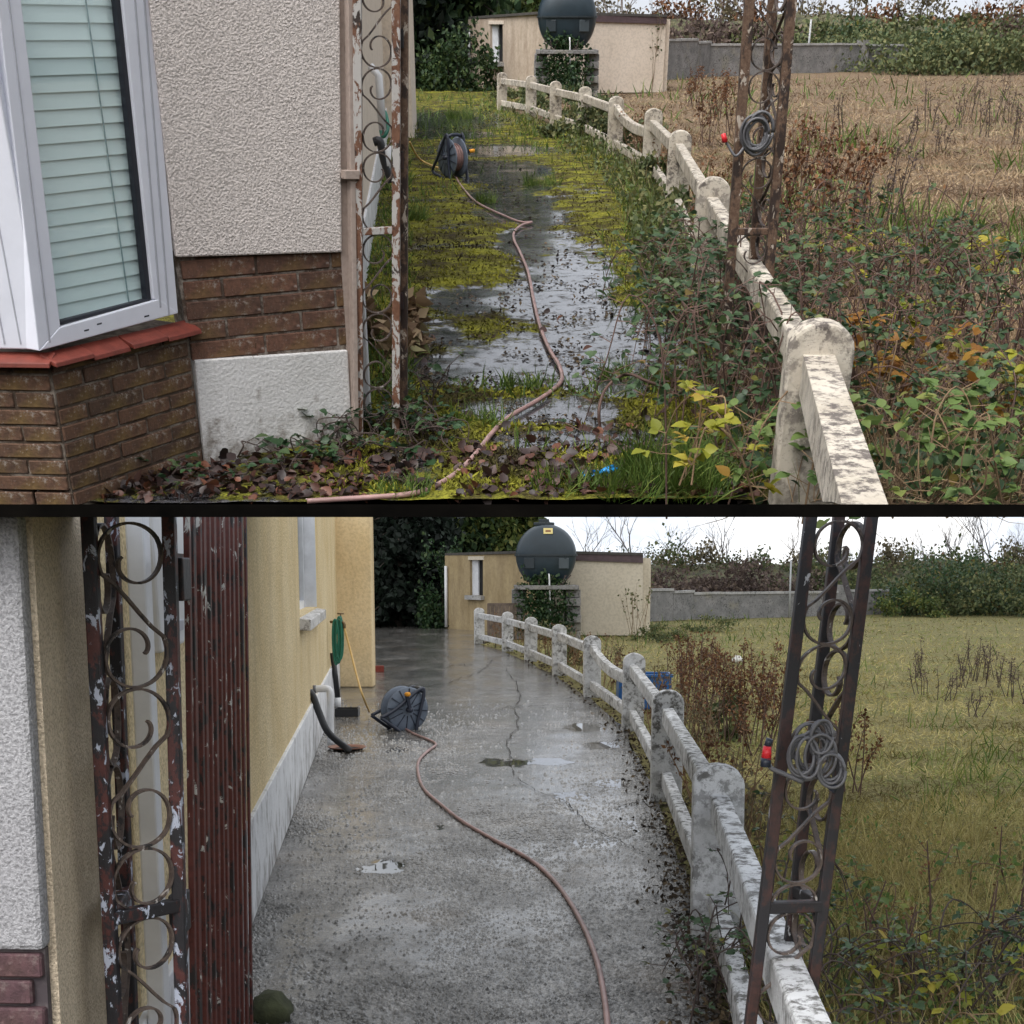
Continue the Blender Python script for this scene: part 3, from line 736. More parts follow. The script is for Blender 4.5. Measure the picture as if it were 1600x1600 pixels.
def shed_and_tank(PL, PC, PR, zt, zl, wall1, wall2, win, fasc, where, tank_c, tank_r, pier_h, ivy_n, seed):
    """PL left end, PC corner, PR right end on the ground; zt roof height"""
    t = thing('outbuilding', 'flat roofed outbuilding with one open window behind the tank, ' + where, 'outbuilding', PC)
    up = Vector((0, 0, 1))
    def nrm(P, Q): d = (Q - P).normalized(); return Vector((d.y, -d.x, 0))
    n1, n2 = nrm(PL, PC), nrm(PC, PR)
    # left wall with window opening
    (wl_, wr_, wb, wt) = win
    def P1(s, z): return PL.lerp(PC, s) + up * z
    zL = lambda s: zl + (zt - zl) * s
    mm = M()
    for a, b, z0, z1a, z1b in ((0, wl_, 0, zL(0), zL(wl_)), (wr_, 1, 0, zL(wr_), zL(1)), (wl_, wr_, 0, wb, wb), (wl_, wr_, None, zL(wl_), zL(wr_))):
        zz = wt if z0 is None else z0
        mm.slab([P1(a, zz), P1(b, zz), P1(b, z1b), P1(a, z1a)], n1, .2)
    part('wall', mm, wall1, t)
    wf = M().slab([P1(wl_, wb) - n1 * .08, P1(wl_ + (wr_ - wl_) * .34, wb) - n1 * .14, P1(wl_ + (wr_ - wl_) * .34, wt) - n1 * .14, P1(wl_, wt) - n1 * .08], n1, .04)
    wo = part('window', wf, 'window_white', t)
    part('dark_backing', M().slab([P1(wl_, wb) - n1 * .19, P1(wr_, wb) - n1 * .19, P1(wr_, wt) - n1 * .19, P1(wl_, wt) - n1 * .19], n1, .02), 'void_dark', wo)  # near-black sheet painted in for the unlit inside
    fr = M(); e = (wr_ - wl_) * .10
    fr.slab([P1(wl_ - e, wt), P1(wr_ + e, wt), P1(wr_ + e, wt + .1), P1(wl_ - e, wt + .1)], n1, .05); fr.v = [tuple(Vector(p) + n1 * .02) for p in fr.v]
    part('lintel', fr, wall2, wo)
    sl = M().slab([P1(wl_ - e * 1.6, wb - .12) , P1(wr_ + e, wb - .12), P1(wr_ + e, wb), P1(wl_ - e * 1.6, wb)], n1, .2); sl.v = [tuple(Vector(p) + n1 * .12) for p in sl.v]
    part('sill', sl, 'coping_grey', wo)
    part('wall', M().slab([PC, PR, PR + up * (zt - .12), PC + up * zt], n2, .2), wall2, t)
    back = Vector((0, 4.0, 0))
    part('wall', M().slab([PR + back - n2 * .2, PR - n2 * .21, PR - n2 * .21 + up * (zt - .13), PR + back + up * (zt - .13)], (-1, 0, 0), .2), wall2, t)
    fs = M(); fs.slab([PC + up * (zt - .16), PR + up * (zt - .26), PR + up * (zt - .06), PC + up * (zt + .04)], n2, .06); fs.v = [tuple(Vector(p) + n2 * .05) for p in fs.v]
    part('fascia', fs, fasc, t)
    rf = M().hexa([PL + up * zL(0), PC + up * zt + n1 * .1, PR + up * (zt - .07) + n2 * .08, PR + back + up * (zt - .1), PL + back + up * zL(0)],
                  [PL + up * (zL(0) + .07), PC + up * (zt + .07) + n1 * .1, PR + up * zt + n2 * .08, PR + back + up * (zt - .03), PL + back + up * (zL(0) + .07)])
    part('roof', rf, 'roof_felt', t)
    part('downpipe', M().tube([P1(.03, .05) + n1 * .06, P1(.03, zL(0) - .3) + n1 * .06], .045, 8), 'white_pipe', t, smooth=True)
    # block stand
    c = Vector(tank_c); R = tank_r
    st = thing('block_tank_stand', 'rough concrete block stand carrying the dark oil tank, ' + where, 'tank stand', (c.x, c.y, 0))
    bh = .2
    for sx in (-1, 1):
        nb = max(2, round(pier_h / bh)); bh_ = pier_h / nb
        for r_ in range(nb):
            for k in range(2):
                part('block', M().box((c.x + sx * R * .88 + random.uniform(-.015, .015), c.y - .25 + k * .9 + (.12 if r_ % 2 else 0), bh_ * (r_ + .5)), (.36, .80, bh_ - .015)), 'block_grey', st, bevel=.01)
    part('slab', M().box((c.x, c.y + .2, pier_h + .05), (R * 2.1, 1.9, .1)), 'block_grey', st, bevel=.01)
    # tank
    tk = thing('oil_tank', 'dark green round ended plastic oil tank with a yellow label, ' + where, 'oil tank', (c.x, c.y, pier_h + .1))
    zc = pier_h + .1 + R * .98; nseg = 40
    def sect(k, y):
        ring = []
        for j in range(nseg):
            a = 2 * math.pi * j / nseg; x_, z_ = math.cos(a), math.sin(a)
            if z_ < 0:
                q = -z_; x_ = math.copysign(abs(x_) ** .62, x_) * (1 - .14 * q); z_ = -q ** .8 * .98
            ring.append(Vector((c.x + R * k * x_, c.y + y, zc + R * k * z_)))
        return ring
    ln = 1.9
    mm = M().rings([sect(k, y) for k, y in ((.30, -.52), (.62, -.47), (.86, -.37), (.96, -.24), (1, -.08), (1, .45), (1, .9), (.96, 1.1), (.8, 1.28), (.3, 1.36))])
    part('body', mm, 'tank_green', tk, smooth=True)
    band = M(); ring = []
    for k, y in ((.32, -.545), (.63, -.495), (.87, -.395), (.975, -.25), (1.015, -.08), (1.015, .9)):
        ring.append((k, y))
    for sx in (-1, 1):
        band.beam([Vector((c.x + sx * R * k, c.y + y, zc)) for k, y in ring], .03, .045)
    band.beam([Vector((c.x - R * .34, c.y - .545, zc)), Vector((c.x + R * .34, c.y - .545, zc))], .03, .045)
    part('seam', band, 'tank_band', tk)
    for sx in (-1, 1):
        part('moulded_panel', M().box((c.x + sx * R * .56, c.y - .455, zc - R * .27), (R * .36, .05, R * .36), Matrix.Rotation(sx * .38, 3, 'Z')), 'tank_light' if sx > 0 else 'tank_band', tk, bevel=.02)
    part('filler_cap', M().cyl((c.x - .05, c.y + .1, zc + R * .97), (c.x - .05, c.y + .1, zc + R * 1.06), .26, 20), 'tank_band', tk, smooth=False, bevel=.01)
    part('filler_lid', M().cyl((c.x - .05, c.y + .1, zc + R * 1.055), (c.x - .05, c.y + .1, zc + R * 1.17), .13, 16), 'tank_band', tk, bevel=.01)
    lb = part('label_plate', M().box((c.x + R * .05, c.y - .425, zc + R * .76), (R * .30, .03, R * .20), Matrix.Rotation(-.42, 3, 'X')), 'yellow_label', tk)
    part('label_print', M().box((c.x + R * .05, c.y - .438, zc + R * .762), (R * .17, .014, R * .07), Matrix.Rotation(-.42, 3, 'X')), 'label_print', lb)
    part('outlet_pipe', M().tube(smooth_path([(c.x + .06, c.y - .5, zc - R * .62), (c.x + .06, c.y - .66, zc - R * .66), (c.x + .07, c.y - .68, zc - R * .95), (c.x + .09, c.y - .68, .55), (c.x + .06, c.y - .68, .0)], 5), .02, 7), 'white_pipe', tk, smooth=True)
    # ivy
    g = np.random.default_rng(seed)
    n = ivy_n
    X_ = g.normal(0, .42, n) * R * 1.15; Z_ = g.beta(1.4, 1.7, n) * (pier_h + R * .75)
    keep = np.abs(X_) < R * (1.0 - .25 * (Z_ > pier_h + .2)); X_, Z_ = X_[keep], Z_[keep]; n = len(X_)
    dense = vnoise(X_ * 3, Z_ * 3, 5) + .2 * vnoise(X_ * 9, Z_ * 9, 8) > (.16 + .42 * (Z_ > pier_h + .3)); X_, Z_ = X_[dense], Z_[dense]; n = len(X_)
    Yd = np.where(Z_ > pier_h, -.46 + .1 * np.abs(X_), -.60) - g.random(n) * .16
    pos = np.stack([c.x + X_ - .05, c.y + Yd, Z_], 1)
    iv = thing('ivy', 'green ivy climbing the block stand under the oil tank, ' + where, 'ivy', (c.x, c.y - .6, 0))
    V, T, A = leafs(pos, .085, seed, True); bulk('leaves', V, T, 'f_ivy', iv, A)
    stm = M()
    for k in range(7):
        x0 = c.x + random.uniform(-.6, .6) * R
        stm.tube(smooth_path([(x0, c.y - .62, 0), (x0 + random.uniform(-.15, .15), c.y - .62, .5), (x0 + random.uniform(-.25, .25), c.y - .62, 1.0), (x0 + random.uniform(-.4, .4), c.y - .55, pier_h + .35)], 4), .012, 5)
    part('stem', stm, 'twig_dark', iv, smooth=True)
    return t

# ---------------------------------------------------------------- vegetation builders
def conifer(label, loc, h, rx, ry, n, mat, size, seed, group, base=.0, name='conifer_tree', cat='tree', low=.05):
    g = np.random.default_rng(seed)
    t = thing(name, label, cat, loc, group); L = np.array(loc)
    part('trunk', M().tube([(loc[0], loc[1], 0), (loc[0] + .05, loc[1], h * .5), (loc[0], loc[1], h * .93)], [.2, .13, .03], 8), 'bark', t, smooth=True)
    # boughs: clumps of sprays round drooping limbs
    nb = 90; parts = []; bm = M()
    for k in range(nb):
        zf = low + (1 - low) * (k + g.random()) / nb
        rad = (1 - zf) ** .55 * (.75 + .5 * g.random())
        a = g.uniform(0, 6.283)
        ex, ey = math.cos(a) * rx * rad, math.sin(a) * ry * rad
        z = base + zf * h
        m_ = max(8, int(n / nb * (.4 + rad)))
        s_ = g.random(m_) ** .6
        P = np.stack([L[0] + ex * s_, L[1] + ey * s_, z - .18 * h * .35 * s_ ** 2 * rad], 1) + g.normal(0, 1, (m_, 3)) * np.array([rx, ry, h * .35]) * .10
        P[:, 2] = np.maximum(P[:, 2], .05)
        parts.append(leafs(P, size, int(g.integers(1e6))))
        if k % 3 == 0: bm.tube([(L[0], L[1], z), (L[0] + ex * .6, L[1] + ey * .6, z - .02), (L[0] + ex, L[1] + ey, z - .06 * h * rad)], [.05, .03, .01], 4)
    part('limb', bm, 'bark', t, kind='stuff')
    V, T, A = cat3(parts); bulk('crown', V, T, mat, t, A)
    return t
def bush(name, label, cat, loc, rx, ry, h, n, mat, size, seed, group=None, twig='twig_dark', oval=False, ntw=14):
    g = np.random.default_rng(seed)
    t = thing(name, label, cat, loc, group); L = np.array(loc, float)
    nc = max(5, n // 110); cx = g.uniform(-1, 1, (nc, 3)); cx[:, 2] = g.random(nc) ** .8
    r2 = cx[:, 0] ** 2 + cx[:, 1] ** 2; cx[:, :2] /= np.maximum(1, np.sqrt(r2))[:, None]
    hh = np.sqrt(np.clip(1 - .85 * (cx[:, 0] ** 2 + cx[:, 1] ** 2), .05, 1)); cx[:, 2] *= hh * g.uniform(.75, 1.1, nc)
    idx = g.integers(0, nc, n)
    P = cx[idx] + g.normal(0, 1, (n, 3)) * np.array([.13, .13, .11])
    P = P * np.array([rx, ry, h]) + L; P[:, 2] = np.maximum(P[:, 2], L[2] + .01)
    V, T, A = leafs(P, size, seed + 1, oval); bulk('foliage', V, T, mat, t, A)
    if ntw:
        tm = M()
        for k in range(ntw):
            c_ = cx[g.integers(0, nc)] * np.array([rx, ry, h])
            b0 = L + np.array([c_[0] * .3, c_[1] * .3, 0]); e = L + c_ * 1.08
            mid = (b0 + e) / 2 + np.array([0, 0, h * .18])
            tm.tube([b0, mid, e], [max(.006, h * .006), max(.005, h * .004), .003], 4)
        part('stem', tm, twig, t)
    return t
def bare_tree(label, loc, h, seed, mat, group, spread=.5, name='bare_tree'):
    rd = random.Random(seed); t = thing(name, label, 'tree', loc, group)
    tr, br = M(), M()
    def grow(p, d, ln, r, lv, mm):
        pts = [p]; q = p.copy(); dd = d.copy()
        for k in range(3):
            dd = (dd + Vector((rd.uniform(-1, 1), rd.uniform(-1, 1), rd.uniform(-.3, .6))) * .16).normalized(); q = q + dd * ln / 3; pts.append(q.copy())
        mm.tube(pts, [r, r * .85, r * .7, r * .55], 4 if lv else 6)
        if lv >= 4: return
        for k in range(rd.choice((2, 3, 3)) if lv < 3 else 3):
            nd = (dd + Vector((rd.uniform(-1, 1), rd.uniform(-1, 1), rd.uniform(-.2, .7))) * spread * 1.4).normalized()
            grow(pts[rd.choice((2, 3, 3, 1))], nd, ln * rd.uniform(.55, .8), r * .55, lv + 1, br)
    for k in range(rd.choice((1, 2))):
        grow(Vector(loc), Vector((rd.uniform(-.2, .2), rd.uniform(-.2, .2), 1)).normalized(), h * .36, max(.03, h * .011), 0, tr)
    part('trunk', tr, mat, t); part('branches', br, mat, t, kind='stuff')
    return t
def weed(label, loc, h, n, seed, mat='f_rust', twig='twig_tan', group=None, spread=.25, leafn=40, size=.03, name='dead_weed', cat='weed'):
    rd = random.Random(seed); t = thing(name, label, cat, loc, group); mm = M(); P = []
    for k in range(n):
        hh = h * rd.uniform(.55, 1.05); a = rd.uniform(0, 6.28); sp = spread * rd.uniform(.2, 1)
        b = Vector(loc) + Vector((rd.uniform(-.06, .06), rd.uniform(-.06, .06), 0)) * (1 + n / 6)
        e = b + Vector((math.cos(a) * sp, math.sin(a) * sp, hh)); mid = b.lerp(e, .5) + Vector((rd.uniform(-.04, .04), rd.uniform(-.04, .04), hh * .03))
        mm.tube([b, mid, e], [.006, .005, .0025], 4)
        for j in range(rd.randint(3, 7)):
            s_ = rd.uniform(.35, .95); p = b.lerp(mid, s_ * 2) if s_ < .5 else mid.lerp(e, s_ * 2 - 1)
            q = p + Vector((rd.uniform(-1, 1), rd.uniform(-1, 1), rd.uniform(.3, 1.2))) * .10 * h
            mm.tube([p, q], [.003, .0015], 3)
            for i_ in range(max(1, leafn // (n * 4))): P.append(p.lerp(q, rd.uniform(.2, 1)) + Vector((rd.gauss(0, .02), rd.gauss(0, .02), rd.gauss(0, .02))))
        for i_ in range(leafn // (n * 2)): P.append(mid.lerp(e, rd.random()) + Vector((rd.gauss(0, .02), rd.gauss(0, .02), rd.gauss(0, .03))))
    part('stem', mm, twig, t)
    if P:
        V, T, A = leafs(np.array(P), size, seed); bulk('leaves', V, T, mat, t, A)
    return t
def bramble(label, loc, canes, ln, h, seed, mat='f_bramble', size=.075, per=9, group=None, name='bramble', dirs=None, twig='twig_red', zmin=None):
    rd = random.Random(seed); t = thing(name, label, 'bramble', loc, group); mm = M(); P = []; Rr = []; sz = []
    for k in range(canes):
        a = rd.uniform(0, 6.28) if dirs is None else rd.uniform(*dirs)
        l_ = ln * rd.uniform(.5, 1.1); hh = h * rd.uniform(.6, 1.1)
        b = Vector(loc) + Vector((rd.uniform(-.25, .25), rd.uniform(-.25, .25), 0)); d = Vector((math.cos(a), math.sin(a), 0))
        pts = [b, b + d * l_ * .25 + Vector((0, 0, hh * .75)), b + d * l_ * .55 + Vector((0, 0, hh)), b + d * l_ * .85 + Vector((0, 0, hh * .75)), b + d * l_ + Vector((0, 0, hh * .35))]
        pts = smooth_path([p + Vector((rd.gauss(0, .03), rd.gauss(0, .03), rd.gauss(0, .02))) for p in pts], 4)
        mm.tube(pts, [.0045 - .0028 * i_ / len(pts) for i_ in range(len(pts))], 5)
        for j in range(per):
            p = pts[rd.randint(2, len(pts) - 1)]
            pa = rd.uniform(0, 6.28); pd = Vector((math.cos(pa), math.sin(pa), rd.uniform(-.1, .6))) * rd.uniform(.04, .09); q = p + pd
            mm.tube([p, q], .002, 3)
            for da in (-1.2, 0, 1.2):
                P.append(q); Rr.append((pa - math.pi / 2 + da, rd.gauss(.1, .35), rd.gauss(0, .4))); sz.append(size * rd.uniform(.6, 1.25) * (1.15 if da == 0 else .9))
    part('cane', mm, twig, t, kind='stuff')
    Rr = np.array(Rr); P = np.array(P)
    V, T, A = scat(OVAL_V, OVAL_T, P, rot(Rr[:, 0], Rr[:, 1], Rr[:, 2]), np.array(sz), np.repeat(np.random.default_rng(seed).random(len(P) // 3), 3) * .85 + np.random.default_rng(seed + 1).random(len(P)) * .15)
    bulk('leaves', V, T, mat, t, A)
    return t
def tuft(label, loc, n, h, r, seed, mat='g_green', group=None, wd=.006, lean=.45):
    g = np.random.default_rng(seed); a = g.uniform(0, 6.28, n); q = r * np.sqrt(g.random(n))
    pos = np.stack([loc[0] + q * np.cos(a), loc[1] + q * np.sin(a), np.full(n, loc[2])], 1)
    V, T, A = blades(pos, h * g.uniform(.5, 1.15, n), wd, lean, seed)
    o = bulk('grass_tuft', V, T, mat, None, A, loc=loc)
    return props(o, label, 'grass tuft', group)
def stuff(name, data, mat, label, cat):
    V, T, A = data
    o = bulk(name, V, T, mat, None, A); o['kind'] = 'stuff'; o['label'] = label; o['category'] = cat
    return o
def view_pts(n, y0, y1, f, seed, margin=.12, zf=None):
    """points spread over the ground, denser near by; f(x, y) -> keep probability"""
    g = np.random.default_rng(seed)
    y = 1 / g.uniform(1 / y1, 1 / y0, n); hw = y * .42 + margin * y + .8
    x = g.uniform(-1, 1, n) * hw
    k = g.random(n) < f(x, y); x, y = x[k], y[k]
    return x, y
def bricks(P, Q, z0, course, ncourse, length, s0, s1, parent, mat, proud=.007, joint=.010, seed=3, tiltx=0):
    """courses of separate bricks on the vertical plane P-Q, between run positions s0..s1 (metres from P)"""
    P, Q = Vector(P), Vector(Q); d = (Q - P).normalized(); n = Vector((d.y, -d.x, 0)); ang = math.atan2(d.y, d.x)
    rd = random.Random(seed); cache = {}; g = ORG[parent]
    for r in range(ncourse):
        s = s0 - (length * .5 if r % 2 else rd.uniform(0, .05) * length) 
        while s < s1 - .02:
            a, b = max(s, s0), min(s + length, s1)
            if b - a > .03:
                key = round(b - a, 2)
                if key not in cache:
                    me = bpy.data.meshes.new('brick'); q = M().box((0, 0, 0), (b - a - joint, .06, course - joint)); me.from_pydata(q.v, [], q.f); finish(me, mat, False); cache[key] = me
                o = link('brick', cache[key], parent)
                c = P + d * (a + b) / 2 + n * (proud - .03 + rd.uniform(-.003, .003)) + Vector((0, 0, z0 + course * (r + .5)))
                o.location = c - g; o.rotation_euler = (rd.uniform(-.01, .01), rd.uniform(-.008, .008), ang)
                bev(o, .004, 1)
            s += length

# ================================================================ UPPER YARD (overgrown)
TIER = 'A'
UPY = 'in the overgrown upper yard'
Pi, Pr = G(318, 722), G(549, 690)
Pb = G(140, 785); Bc = Pi + (Pb - Pi) * 1.12; Bf = Bc + Vector((-1.6, .12, 0))
nF = Vector(((Pr - Pi).y, -(Pr - Pi).x, 0)).normalized(); nB = Vector(((Pi - Bc).y, -(Pi - Bc).x, 0)).normalized(); nL = Vector(((Bc - Bf).y, -(Bc - Bf).x, 0)).normalized()
house = thing('house', 'roughcast house corner with white bay window above brown brick and a white plinth', 'house', (Pi.x, Pi.y, 0))
def OF(u, v, off=0): return onplane(u, v, Pi, Pr) + nF * off
def OB(u, v, off=0): return onplane(u, v, Bc, Pi) + nB * off
up = Vector((0, 0, 1))
# front wall layers
part('roughcast_panel', M().slab([OF(272, 401, .03), OF(531, 393, .03), OF(527, -60, .03), OF(224, -60, .03)], nF, .06), 'roughcast_pink', house, bevel=.008)
zb0, zb1 = OF(425, 552).z, OF(400, 397).z
bw = part('wall', M().slab([OF(300, 556), OF(546, 556), OF(532, 392), OF(270, 392)], nF, .2), 'mortar', house)
Lf = (OF(540, 480) - Pi); Lf.z = 0
bricks(Pi, Pr, zb0, (zb1 - zb0) / 5, 5, .345, .0, Lf.length, bw, 'brick_brown', seed=4)
pl = M().slab([OF(318, 724, .022), OF(549, 696, .022), OF(541, 546, .022), OF(302, 562, .022)], nF, .22); pl.v = [(x, y, max(z, -.04)) for x, y, z in pl.v]
part('plinth', pl, 'plinth_white', house, bevel=.006)
part('corner_pilaster', M().slab([OF(549, 692, .012), OF(553, 690, .012), OF(549, -60, .012), OF(526, -60, .012), OF(531, 390, .012), OF(541, 548, .012)], nF, .25), 'taupe_paint', house)
dp = part('downpipe', M().slab([OF(534, -60, .06), OF(543, -60, .06), OF(554, 684, .06), OF(547, 684, .06)][::-1], nF, .05), 'taupe_paint', house, bevel=.004)
part('pipe_clip', M().slab([OF(529, 264, .075), OF(552, 264, .075), OF(552, 278, .075), OF(529, 278, .075)], nF, .05), 'taupe_paint', dp, bevel=.003)
# bay: brick base, sill tiles, window
zs = OB(290, 507).z
bb = part('wall', M().slab([Bc - up * .02, Pi - up * .02, Pi + up * zs, Bc + up * zs], nB, .2), 'mortar_mid', house)
nc = 9; cs = zs / nc
bricks(Bc, Pi, 0, cs, nc, .30, 0, (Pi - Bc).length, bb, 'brick_lichen', seed=8)
bl = part('wall', M().slab([Bf - up * .02 + up * .1, Bc - up * .02 + up * .1, Bc + up * zs, Bf + up * zs], nL, .2), 'mortar_mid', house)
bricks(Bf, Bc, 0, cs, nc, .30, .55, (Bc - Bf).length, bl, 'brick_lichen', seed=9)
def tiles(P, Q, n0, z, k0, k1, n, seed):
    rd = random.Random(seed); d = (Q - P); 
    for k in range(n):
        a, b = P + d * (k0 + (k1 - k0) * k / n), P + d * (k0 + (k1 - k0) * (k + 1) / n - .004)
        o = rd.uniform(.0, .014); dz = rd.uniform(-.006, .008)
        mm = M().hexa([a + n0 * (.055 + o) + up * (z - .036 + dz), b + n0 * (.05 + o) + up * (z - .036 + dz), b - n0 * .02 + up * (z - .01), a - n0 * .02 + up * (z - .01)],
                      [a + n0 * (.052 + o) + up * (z - .018 + dz), b + n0 * (.047 + o) + up * (z - .018 + dz), b - n0 * .02 + up * (z + .015), a - n0 * .02 + up * (z + .015)])
        part('sill_tile', mm, 'tile_red', house, bevel=.003)
tiles(Bc, Pi, nB, zs, -.03, 1.04, 4, 2); tiles(Bf, Bc, nL, zs, .5, 1.02, 3, 5)
win = part('window', M().slab([OB(76, 543), OB(272, 490), OB(228, -60), OB(-35, -60)], nB, .02), 'void_dark', house)  # dark sheet behind the blind, coloured for the unlit room
win.location = -nB * .22
def wbar(quad, off, th, mat, nm, par): return part(nm, M().slab([OB(u, v, off) for u, v in quad], nB, th), mat, par, bevel=.004)
wf = win
def child_fix(o): o.location = nB * .22; return o
for q, off in (([(58, 548), (276, 489), (246, 467), (90, 511)], .012), ([(276, 489), (228, -60), (183, -60), (238, 467)], .010), ([(58, 548), (92, 510), (23, -60), (-14, -60)], .010)):
    child_fix(wbar(q, off, .07, 'upvc', 'frame', win))
for q in ([(262, 491), (219, -60), (216, -60), (259, 491)], [(249, 480), (204, -60), (201, -60), (246, 480)], [(76, 535), (4, -60), (2, -60), (73, 535)]):
    child_fix(wbar(q, .0135, .004, 'upvc_line', 'frame_groove', win))
child_fix(wbar([(231, 471), (238, 469), (187, -60), (177, -60)], -.005, .03, 'gasket', 'gasket', win))
child_fix(wbar([(90, 503), (236, 466), (236, 472), (91, 509)], -.004, .03, 'gasket', 'gasket', win))
child_fix(wbar([(84, 512), (245, 470), (190, -60), (18, -60)], -.03, .006, 'window_glass', 'pane', win))
# drainage slots
for u, v in ((132, 516), (152, 491 + 15), (226, 494)):
    child_fix(wbar([(u - 4, v + 2), (u + 4, v), (u + 4, v - 3), (u - 4, v - 1)], .0128, .004, 'gasket', 'weep_slot', win))
# venetian blind
bl0, bl1 = OB(60, 540), OB(262, 480); bl0.z = bl1.z = 0
zA, zB = OB(150, 492).z, OB(100, -60).z
k = 0; z = zA
while z < zB:
    a, b = bl0 - nB * .055 + up * z, bl1 - nB * .055 + up * z
    o = part('blind_slat', M().hexa([a + nB * .010, b + nB * .010, b + nB * .012, a + nB * .012], [a + nB * .001 + up * .0625, b + nB * .001 + up * .0625, b + nB * .003 + up * .0625, a + nB * .003 + up * .0625]), 'slat', win); child_fix(o)
    z += .056; k += 1
for f in (.18, .75):
    p = bl0.lerp(bl1, f) - nB * .040
    child_fix(part('blind_cord', M().tube([p + up * zA, p + up * zB], .003, 5), 'blind_cord', win))
# corner post and front light of the bay
cp = Bc
part('corner_post', M().slab([Bf + Vector((0, 0, zs + .03)), Bc + nL * .012 + Vector((0, 0, zs + .03)), Bc + nL * .012 + Vector((0, 0, 3.4)), Bf + Vector((0, 0, 3.4))], nL, .06), 'upvc', house, bevel=.006)
for f, w_ in ((.06, .004), (.10, .004)):
    a = Bc + (Bf - Bc) * f
    part('frame_groove', M().slab([a + nL * .0135 + up * (zs + .05), a + (Bf - Bc).normalized() * -.005 + nL * .0135 + up * (zs + .05), a + (Bf - Bc).normalized() * -.005 + nL * .0135 + up * 3.4, a + nL * .0135 + up * 3.4], nL, .003), 'upvc_line', house)
# side wall along the drive and the projecting back part
S0 = Vector((Pr.x - .07, Pr.y + .2, 0)); S1 = Vector((-2.27, 24, 0)); E1 = G(645, 217); E1.z = 0; S1.y = E1.y
nS = Vector(((S1 - S0).y, -(S1 - S0).x, 0)).normalized()
part('side_wall', M().slab([S0, S1, S1 + up * 3.4, S0 + up * 3.4], nS, .2), 'render_blush', house)
part('plinth', M().slab([S0 + nS * .02, S1 + nS * .02, S1 + nS * .02 + up * .5, S0 + nS * .02 + up * .38], nS, .03), 'plinth_pale', house)
part('back_wall', M().slab([S1 + Vector((-.3, 0, 0)), E1, E1 + up * 3.4, S1 + Vector((-.3, 0, 3.4))], (0, -1, 0), .3), 'render_blush', house)
part('back_wall', M().slab([E1 + Vector((.0, .01, 0)), E1 + Vector((-.25, 5, 0)), E1 + Vector((-.25, 5, 3.4)), E1 + Vector((0, .01, 3.4))], (1, 0, 0), .25), 'render_blush', house)
b = G(573, 662); part('downpipe', M().beam([b, b + up * 3.2], .05, .06, up=(0, 1, 0)), 'white_pipe', house, bevel=.005)
b = D(587, 118, 9.0); part('pipe_bracket', M().tube([b + Vector((-.03, 0, .05)), b + Vector((.02, -.02, 0)), b + Vector((.03, -.02, -.3))], .025, 8), 'white_pipe', house, smooth=True)

# lattice gate pillars
def ext(u0, v0, u1, v1, y, z0=0.0):
    a, b = D(u0, v0, y), D(u1, v1, y); d = (b - a) / (b.z - a.z)
    return (a + d * (z0 - a.z), b)
yL = G(559, 690).y
lp = lattice('gate_pillar', 'rusty scrolled iron gate pillar against the house, pale flaking paint, ' + UPY,
        [ext(562, 690, 558, -40, yL), ext(619, 690, 619, -40, yL + .06)], [(0, 1)], .03, D(600, -40, yL).z, .036, 'metal_rust_pale', 'scroll_iron', [D(590, 362, yL).z], 0)
a, b = ext(631, 684, 632, -40, yL + .12)
gs = single('gate_stile', M().beam([a, b], .034, .036, up=(0, 1, 0)), 'metal_rust', 'dark rusted gate stile hinged beside the upper iron pillar', 'gate', bevel=.003)
for v in (60, 250, 470): part('hinge', M().box(D(625, v, yL + .09), (.03, .03, .07)), 'metal_dark', gs)
yR = G(1125, 640).y
rp = lattice('gate_pillar', 'three legged rusty scroll pillar at the fence holding a grey cable coil, ' + UPY,
        [ext(1128, 600, 1174, -40, yR), ext(1187, 600, 1240, -40, yR + .02), ext(1162, 600, 1211, -40, yR + .2)], [(0, 1), (2, 1)], .03, D(1200, -40, yR).z, .044, 'metal_rust', 'scroll_iron', [D(1160, 362, yR).z], 1)
def coil(label, c, r, n, seed, y_tilt, rc):
    rd = random.Random(seed); mm = M()
    for k in range(n):
        rx, rz = r * rd.uniform(.75, 1.05), r * rd.uniform(.95, 1.35); a0 = rd.uniform(-.35, .35); off = Vector((rd.uniform(-.3, .3) * r, rd.uniform(-.035, .0), rd.uniform(-.25, .25) * r))
        pts = [Vector(c) + off + Vector((rx * math.cos(t_) * math.cos(a0) - rz * math.sin(t_) * math.sin(a0), -.01 * math.sin(t_), rx * math.cos(t_) * math.sin(a0) + rz * math.sin(t_) * math.cos(a0))) for t_ in [2 * math.pi * j / 22 for j in range(23)]]
        mm.tube(pts, rc, 6)
    t = thing('cable_coil', label, 'cable coil', c); part('loops', mm, 'cable_grey', t, smooth=True)
    return t
cc = D(1182, 210, yR - .06)
t = coil('grey cable coiled over the three legged upper pillar', cc, .062, 9, 3, 0, .0065)
m = M().tube(smooth_path([cc + Vector((-.05, 0, -.05)), cc + Vector((-.09, -.01, -.09)), D(1137, 226, yR - .06), D(1132, 217, yR - .06)], 5), .0065, 6); part('tail', m, 'cable_grey', t, smooth=True)
nz = part('nozzle', M().cyl(D(1133, 222, yR - .06), D(1130, 209, yR - .06), .014, 10, .011), 'red_plastic', t, smooth=True)

